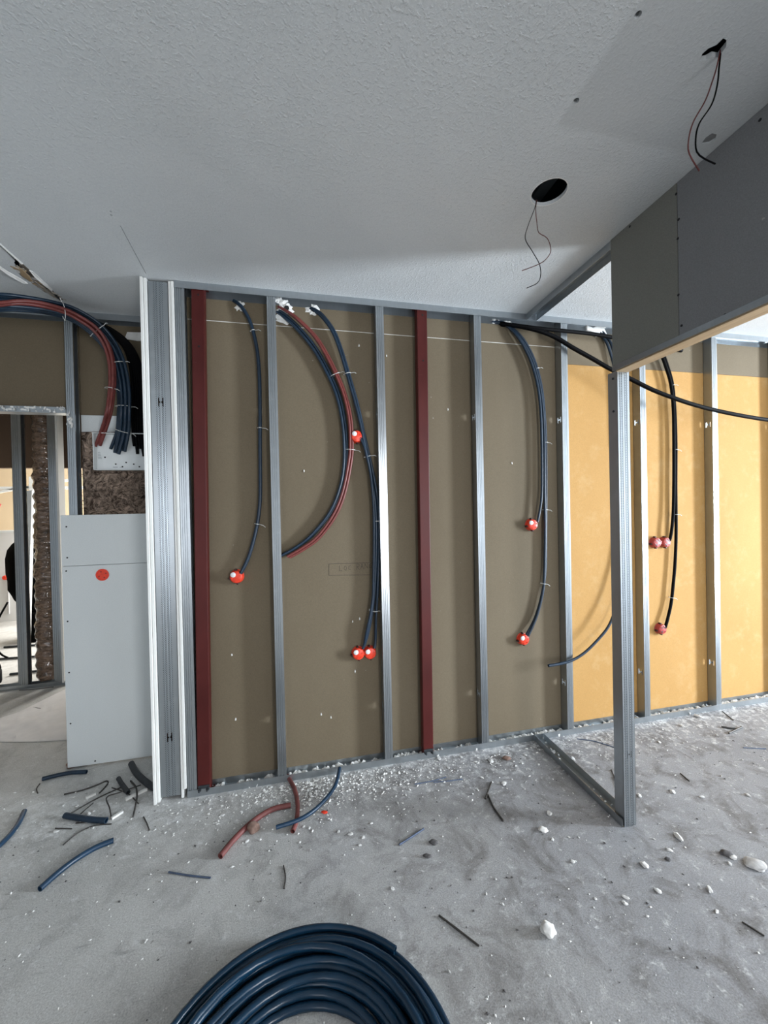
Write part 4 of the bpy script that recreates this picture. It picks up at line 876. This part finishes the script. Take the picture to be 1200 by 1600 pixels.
conduit('b_blue2', .0078, NAVY, 'outer of the two blue conduits in the wide arc, touching the red ones')
conduit('b_red1', .0075, RED, 'inner of the two red conduits in the wide arc, next to the blue')
q = conduit('b_red2', .0075, RED, 'outermost red conduit of the wide arc in the second bay')
for f in (.28, .56): tie(q, CABLE['b_red2'], f, .030, .017, shift=-.014)
o = conduit('c_right', .0078, NAVY, 'blue conduit falling to the right one of the paired red boxes')
conduit('c_left', .0078, NAVY, 'blue conduit from the torn hole down to the left one of the paired red boxes')
conduit('c_upper', .0078, NAVY, 'short blue conduit linking the upper red box down to the paired red boxes')
for f in (.20, .45, .64, .90): tie(o, CABLE['c_right'], f, .020, .018, shift=-.008)
o = conduit('d_a', .0078, NAVY, 'blue conduit of the fourth bay that stops at the upper red box')
conduit('d_b', .0078, NAVY, 'left one of two blue conduits continuing to the lower red box in the fourth bay')
o = conduit('d_c', .0078, NAVY, 'right one of two blue conduits continuing to the lower red box in the fourth bay')
for f in (.20, .42, .62, .84): tie(o, CABLE['d_c'], f, .016, .018, shift=-.006)
conduit('e_black', .0115, BLACK, 'straight black cable running right just below the ceiling track', 'cable', True, None, 'cable')
conduit('f_black', .0130, BLACK, 'sagging black cable crossing in front of the yellow boards to the right edge', 'cable', True, None, 'cable')
conduit('g_loop', .0085, NAVY, 'loose blue-grey conduit curving out from behind the door post, open end at left')
conduit('g_short', .0085, NAVY, 'conduit dropping from the star-shaped tear behind the bulkhead')
o = conduit('h_a', .0095, BLACK, 'dark conduit on yellow board ending at the double red box')
q = conduit('h_b', .0095, BLACK, 'dark conduit on yellow board passing the double box to the lowest red box')
for f in (.18, .40, .62, .90): tie(q, CABLE['h_b'], f, .017, .016, shift=-.004)
for i in range(3):
    o = conduit('l_red%d'%i, .0085, RED, ('lower', 'middle', 'upper')[i] + ' of the three red conduits in the big bundle bending down to the white box')
    if i == 0: tie(o, CABLE['l_red0'], .70, .022, .020)
grp = 'blue conduits of the bundle above the white box'
for i in range(9):
    o = conduit('l_blue%d'%i, .0088, NAVY, ('innermost','second','third','fourth','middle','sixth','seventh','eighth','outermost')[i] + (' blue conduit of the big bundle bending down into the white box' if i in (0,4,8) else ' blue conduit from the inside of the big bend above the white box'), group=grp)
    if i == 8:
        for f, mt in ((.30, PLASTER), (.44, PLASTER), (.60, CLEAR)): tie(o, CABLE['l_blue8'], f, .045 if f < .5 else .036, .022, mt, .03, -.035)
    if i == 4:
        for f in (.80, .90): tie(o, CABLE['l_blue4'], f, .042, .022)
for i in range(6):
    conduit('l_dark%d'%i, .0088, BLACK, ('first','second','third','fourth','fifth','last')[i] + ' near-black conduit, counted from left, in the bunch beside the white partition edge', group='dark conduits beside the partition edge')
# wires from the ceiling
def wire(key, mat, label, r=.0016): 
    m = MB(); m.tube(CABLE[key], r, 6, .01); tag(m.build('loose_wire', mat, None, 60), label, 'wire')
wire('w1a', RWIRE, 'reddish wire hanging from the broken ceiling hole, the shorter-bend left one', .0017)
wire('w1b', BLACK, 'dark wire hanging from the broken ceiling hole, its end kicked right', .0019)
wire('w2a', BLACK, 'dark wire hanging from the round ceiling hole, the one reaching lowest', .0014)
wire('w2b', RWIRE, 'thin red-brown wire looping from the round ceiling hole, bulging to the right', .0014)

# ------------------------------------------------------------------ junction boxes: backs of flush boxes poking through the boards
def cup(m, x, z, y, d=.036, r=.0345, s=1.0):
    m.lathe([(r*1.06, 0), (r*1.06, -.003), (r, -.004), (r*.97, -d*.72), (r*.86, -d*.92), (r*.62, -d), (.0005, -d*1.02)], (x, y, z), 'y', 26)
def jbox(keys, label, mat, cap=True, s=1.0):  # cap: adds the white disc that paints daylight through the knockout
    c = BOX[keys[0]]; r = tag(empty('junction_box', (sum(BOX[k][0] for k in keys)/len(keys), BY, c[2]-.036)), label, 'box')
    for n_, k in enumerate(keys):
        x, _, z = BOX[k]; m = MB(); cup(m, x, z, BY, r=.0345*s); 
        for a in range(6):                       # moulded ribs on the back
            t = a*PI/3+.3; m.box(x+.022*s*math.cos(t)-.003, x+.022*s*math.cos(t)+.003, BY-.0385, BY-.034, z+.022*s*math.sin(t)-.003, z+.022*s*math.sin(t)+.003)
        c_ = m.build('cup', mat, r, 35)
        for a in (PI/2+.1, -PI/2+.1, PI+.25):
            m = MB(); m.lathe([(.0065,-.006),(.0065,-.022),(.004,-.024)], (x+.036*s*math.cos(a), BY, z+.036*s*math.sin(a)), 'y', 8); m.build('screw_lug', BOXDARK, c_)
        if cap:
            m = MB(); m.lathe([(.0135,0),(.0135,-.004),(.011,-.006),(.0005,-.0062)], (x-.015, BY-.033, z+.013), 'y', 14); m.build('light_disc', WHITE, c_, 40)  # white disc paints the daylight showing through the open knockout
        else:
            for a in (.9, 2.2, 4.0):
                m = MB(); m.lathe([(.006,0),(.006,-.003)], (x+.017*math.cos(a), BY-.0345, z+.017*math.sin(a)), 'y', 10); m.build('knockout', BOXDARK, c_)
    if len(keys) == 2:
        x0, x1 = BOX[keys[0]][0], BOX[keys[1]][0]; z = c[2]
        m = MB(); m.box(x0+.02, x1-.02, BY-.028, BY-.001, z-.012, z+.012); m.build('link_bridge', mat, r, bevel=.002)
    return r
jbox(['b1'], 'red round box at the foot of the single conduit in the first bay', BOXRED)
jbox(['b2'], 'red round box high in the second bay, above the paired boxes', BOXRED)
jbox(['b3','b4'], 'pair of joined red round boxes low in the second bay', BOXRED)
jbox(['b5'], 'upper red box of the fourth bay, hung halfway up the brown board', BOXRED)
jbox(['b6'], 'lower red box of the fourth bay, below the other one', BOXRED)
jbox(['b7','b7b'], 'double pinkish red box on the yellow board', BOXDULL, False)
jbox(['b8'], 'single pinkish red box lowest on the yellow board', BOXDULL, False)

# ------------------------------------------------------------------ things on the floor
cx, cy_ = -.045, -1.225
coil = tag(empty('conduit_coil', (cx, cy_, 0)), 'coil of glossy dark blue conduit lying flat in the foreground', 'coil')
rnd = random.Random(21); rt = .0112
layers = [(.0112, [.405-.0228*i for i in range(8)]), (.0300, [.408-.0226*i for i in range(8)]), (.0480, [.396-.0226*i for i in range(6)]), (.0640, [.372, .349])]
k_ = 0
for zc, rs in layers:
    for rr in rs:
        ph = rnd.uniform(0, 6.28); ex, ey = rnd.uniform(-.010,.010), rnd.uniform(-.010,.010); tz = rnd.uniform(.002,.006); p2 = rnd.uniform(0,6.28)
        ec = rnd.uniform(-.012,.012)
        loop = [(cx+ex+(rr+ec*math.cos(2*(a-ph)))*math.cos(a), cy_+ey+(rr+ec*math.cos(2*(a-ph)))*math.sin(a), max(rt, zc+tz*math.sin(a-p2))) for a in [j*2*PI/40 for j in range(40)]]
        m = MB(); m.tube(loop, rt, 10, .03, closed=True); m.build('winding', COILB, coil, 50); k_ += 1
tail = []
for j in range(40):                              # the loose end on top, springing outward at the right
    a = math.radians(250 - j*5.3); rr = .394 + .026*(j/39)**2; tail.append((cx+rr*math.cos(a), cy_+rr*math.sin(a), .068+.004*math.sin(j*.2)-.02*(j/39)**3))
m = MB(); m.tube(tail, rt, 10, .03, True); m.build('free_end', COILB, coil, 50)
def offcut(k, r, mat, label): m = MB(); m.tube([(x, y, max(r, z)) for x, y, z in OFFCUT[k]], r, 12, .015, True); return tag(m.build('conduit_offcut', mat, None, 50), label, 'offcut')
offcut('p1', .0105, NAVY, 'dark blue conduit offcut by the lower left corner of the grey panel')
offcut('p2', .0105, BLUE, 'blue conduit offcut cut off by the left edge of the picture')
offcut('p3', .0125, NAVY, 'short straight navy conduit offcut beside the heap of tie wire')
offcut('p4', .0110, BLUE, 'long curved blue conduit offcut nearest the viewer at left')
offcut('p5', .0155, DARK, 'thick dark grey pipe offcut half hidden by the white partition edge')
offcut('p6', .0110, DARK, 'small dark pipe stub leaning in the tie-wire heap')
offcut('r1', .0120, DUSTRED, 'long dusty red conduit offcut lying in front of the partition')
offcut('r2', .0105, DUSTRED, 'short bent red conduit offcut crossing under the blue one')
offcut('b1', .0090, BLUE, 'curved blue conduit offcut crossing over the red one')
WL = {'w1':'straight dark tie wire sloping up from the short navy offcut','w2':'hairpin-bent tie wire in the heap before the grey panel','w3':'zigzag-bent dark tie wire in the heap','w4':'curved dark tie wire standing nearest the white partition edge',
 'w5':'long thin wavy wire trailing left below the heap','w6':'tiny straight brown wire left of the short navy offcut','w7':'little wire pointing down in front of the partition foot','w8':'short dark wire parallel to the sloping tie wire','w9':'short wire lying against the navy offcut',
 'w10':'tiny curled wire left of the dark blue offcut at the panel','w11':'bent wire under the small dark pipe stub',
 's1':'blue-grey wire offcut alone on the floor left of centre','s2':'pale blue-grey wire offcut right of the red and blue conduit pieces','s3':'olive thin wire offcut pointing at the coil','s4':'left one of two thin blue wires below the second red post','s5':'right one of two thin blue wires below the second red post',
 's6':'shorter dark rod of the crossed pair on the floor at centre','s7':'longer dark rod of the crossed pair on the floor at centre','s8':'dark straight rod on bare concrete right of the coil','s9':'thin dark wire inside the door stub behind the post','s10':'short bent dark wire left of the door post foot',
 's11':'small dark wire right of the door post','s12':'thin wire by the yellow wall track at right','s13':'curved dark wire on the floor at the far right, left of its pair','s14':'slanted dark wire on the floor at the far right, right of its pair','s15':'straight blue-grey wire near the right edge of the floor','s16':'thin dark wire in front of the doorway floor track','s17':'short brown wire on the white sheet edge','s18':'thin grey wire low at the right edge of the floor'}
for k, p in WIREPTS.items():
    r_ = {'s7':.0042,'s6':.0042,'s8':.0032,'s13':.006,'s14':.005,'s1':.0032,'s2':.004,'w3':.0032,'w4':.0040,'w2':.0036,'w1':.0030}.get(k, .0026)
    mt = BWIRE if k in ('s1','s2','s4','s5','s15','s9') else WIRE
    lift = .012 if k in ('w3','w4') else 0
    pp = [(x, y, r_ + (lift*math.sin(PI*i/(len(p)-1)) if len(p) > 2 else 0)) for i, (x, y, z) in enumerate(p)]
    m = MB(); m.tube(pp, r_, 6, .012); tag(m.build('tie_wire', mt, None, 60), WL[k], 'wire')
for k, w, l in (('t1', .012, 'short white board sliver in the tie-wire heap'), ('t2', .014, 'white board sliver between the navy offcut and the partition'), ('t3', .018, 'long white board strip against the partition foot')):
    a, b_ = [Vector(v) for v in STRIP[k]]; d = (b_-a).normalized(); nn_ = Vector((-d.y, d.x, 0))*w/2
    q = [a-nn_, b_-nn_*.8, b_+nn_*.9, a+nn_]; m = MB(); m.add([(v.x, v.y, .001) for v in q]+[(v.x, v.y, .011) for v in q], [(0,1,2,3),(4,5,6,7),(0,1,5,4),(1,2,6,5),(2,3,7,6),(3,0,4,7)])
    tag(m.build('board_sliver', PLASTER, None, bevel=.001), l, 'sliver')
def where(x, y):
    if x < -.75: z_ = ('small white plaster fragment by the tie-wire heap', 'heap')
    elif x > 1.45 and y > -.75: z_ = ('small plaster fragment on the floor beyond the door post, before the yellow boards', 'yellow boards')
    elif x > 1.0 and y < -.7: z_ = ('small plaster fragment on the floor right of the large white chunk', 'large chunk')
    elif y > -.22 and x > .3: z_ = ('small plaster fragment close to the floor track near the second red post', 'second red post')
    elif x > .55: z_ = ('small plaster fragment on the stained floor left of the door stub', 'door stub')
    elif x > .28 and y > -.62: z_ = ('small bright plaster fragment right of the curved blue offcut', 'blue offcut')
    else: z_ = ('small plaster fragment between the red offcuts and the coil', 'red offcuts')
    return z_[0], 'fragment', 'plaster fragments near the ' + z_[1]
for i, (x, y, s_) in enumerate(FRAG):
    rn = random.Random(i*13+1); m = MB(); m.lump((x, y, s_*.28), s_*rn.uniform(.8,1.2), s_*rn.uniform(.5,.85), s_*.38, i, .35, 2)
    tag(m.build('plaster_fragment', CHIP, None, 25), *where(x, y))
def frag(k, label, mat, fx=1, fy=.8, fz=.6, cat='fragment', name='plaster_fragment', seed=5):
    x, y, s_ = FRAGM[k]; m = MB(); m.lump((x, y, s_*fz*.74), s_*fx, s_*fy, s_*fz, seed, .28, 3); return tag(m.build(name, mat, None, 30), label, cat)
SAND = simple('grey_mortar', (.42,.41,.40), .95, 0, .2, 60, .6, 120); CLAY = simple('brown_clod', (.22,.14,.11), .95, 0, .2, 60, .6, 120); STONE = simple('dark_pebble', (.09,.085,.085), .9, 0, .3, 60, .4, 120)
frag('chunk', 'largest white plaster chunk, alone on the floor in front at right', PLASTER, 1.05, .9, .75)
c_ = frag('puck', 'flat round mortar puck at the right edge of the floor', SAND, .95, .72, .24, 'fragment', 'mortar_puck', 11)
frag('white', 'flat bright white chip left of the door post foot', PLASTER, 1.1, .8, .4)
frag('pebA', 'upper dark pebble on the stained concrete at centre', STONE, 1.2, .7, .5, 'pebble', 'pebble')
frag('pebB', 'lower dark pebble on the stained concrete at centre', STONE, 1.3, .6, .45, 'pebble', 'pebble')
frag('lump', 'rounded brown lump touching the long dusty red offcut', CLAY, 1.1, .9, .8, 'lump', 'mortar_lump')
frag('red', 'tiny orange-red plastic scrap beside the curved blue offcut', BOXRED, 1.3, .7, .4, 'scrap', 'plastic_scrap')
frag('tan', 'tan board scrap below the second red post', CLAY, 1.1, .7, .4, 'scrap', 'board_scrap')
frag('dark', 'dark clod next to a white fragment at the right of the floor', STONE, 1.3, .8, .5, 'clod', 'dirt_clod')
frag('clod', 'small black clod right of the door post, near the puck', STONE, 1.1, .8, .6, 'clod', 'dirt_clod')
frag('rock', 'rough brown mortar lump at the lower left corner of the grey panel', CLAY, 1.2, .9, .7, 'lump', 'mortar_lump')
# crumbs nobody could count
def crumbs(name, mat, n, seed, fn, smin, smax):
    rn = random.Random(seed); m = MB(); k = 0
    O = [(1,0,0),(-1,0,0),(0,1,0),(0,-1,0),(0,0,1),(0,0,-1)]; OF = [(0,2,4),(2,1,4),(1,3,4),(3,0,4),(2,0,5),(1,2,5),(3,1,5),(0,3,5)]
    while k < n:
        q = fn(rn)
        if q is None: continue
        s_ = smin + (smax-smin)*rn.random()**3.5; a = rn.uniform(0, 6.28); ca, sa = math.cos(a), math.sin(a)
        fx, fy, fz = s_*rn.uniform(.7,1.4), s_*rn.uniform(.5,1), s_*rn.uniform(.4,.8); vs = []
        for v in O:
            u, w = v[0]*fx*rn.uniform(.7,1.2), v[1]*fy*rn.uniform(.7,1.2); vs.append((q[0]+u*ca-w*sa, q[1]+u*sa+w*ca, fz*.7+v[2]*fz*.8))
        m.add(vs, OF); k += 1
    return stuff(m.build(name, mat))
def by_wall(rn):
    x = rn.gauss(.05,.45) if rn.random() < .75 else rn.uniform(.3,2.6); y = -.02-abs(rn.gauss(0,.15))
    return None if x < -.75 or x > 2.7 else (x, y)
def pile(rn): return (rn.gauss(.02,.16), min(-.02, -.02-abs(rn.gauss(0,.09))))
def all_over(rn): return (rn.uniform(-1.9, 3.6), rn.uniform(-1.25, .0))
def alcove(rn): return (rn.uniform(-1.5,-.76), rn.uniform(-.1,.39))
tag(crumbs('plaster_crumbs', PLASTER, 2000, 1, by_wall, .0015, .008), 'white plaster crumbs scattered along the foot of the stud wall', 'crumbs')
tag(crumbs('plaster_crumbs', PLASTER, 800, 2, pile, .002, .011), 'denser patch of white crumbs before the second bay', 'crumbs')
tag(crumbs('plaster_crumbs', PLASTER, 1900, 3, all_over, .001, .006), 'fine white crumbs spread over the open floor', 'crumbs')
tag(crumbs('dirt_crumbs', STONE, 1300, 4, all_over, .001, .006), 'fine dark dirt crumbs spread over the open floor', 'crumbs')
tag(crumbs('plaster_crumbs', PLASTER, 160, 5, alcove, .002, .008), 'white crumbs in the alcove before the grey panel', 'crumbs')
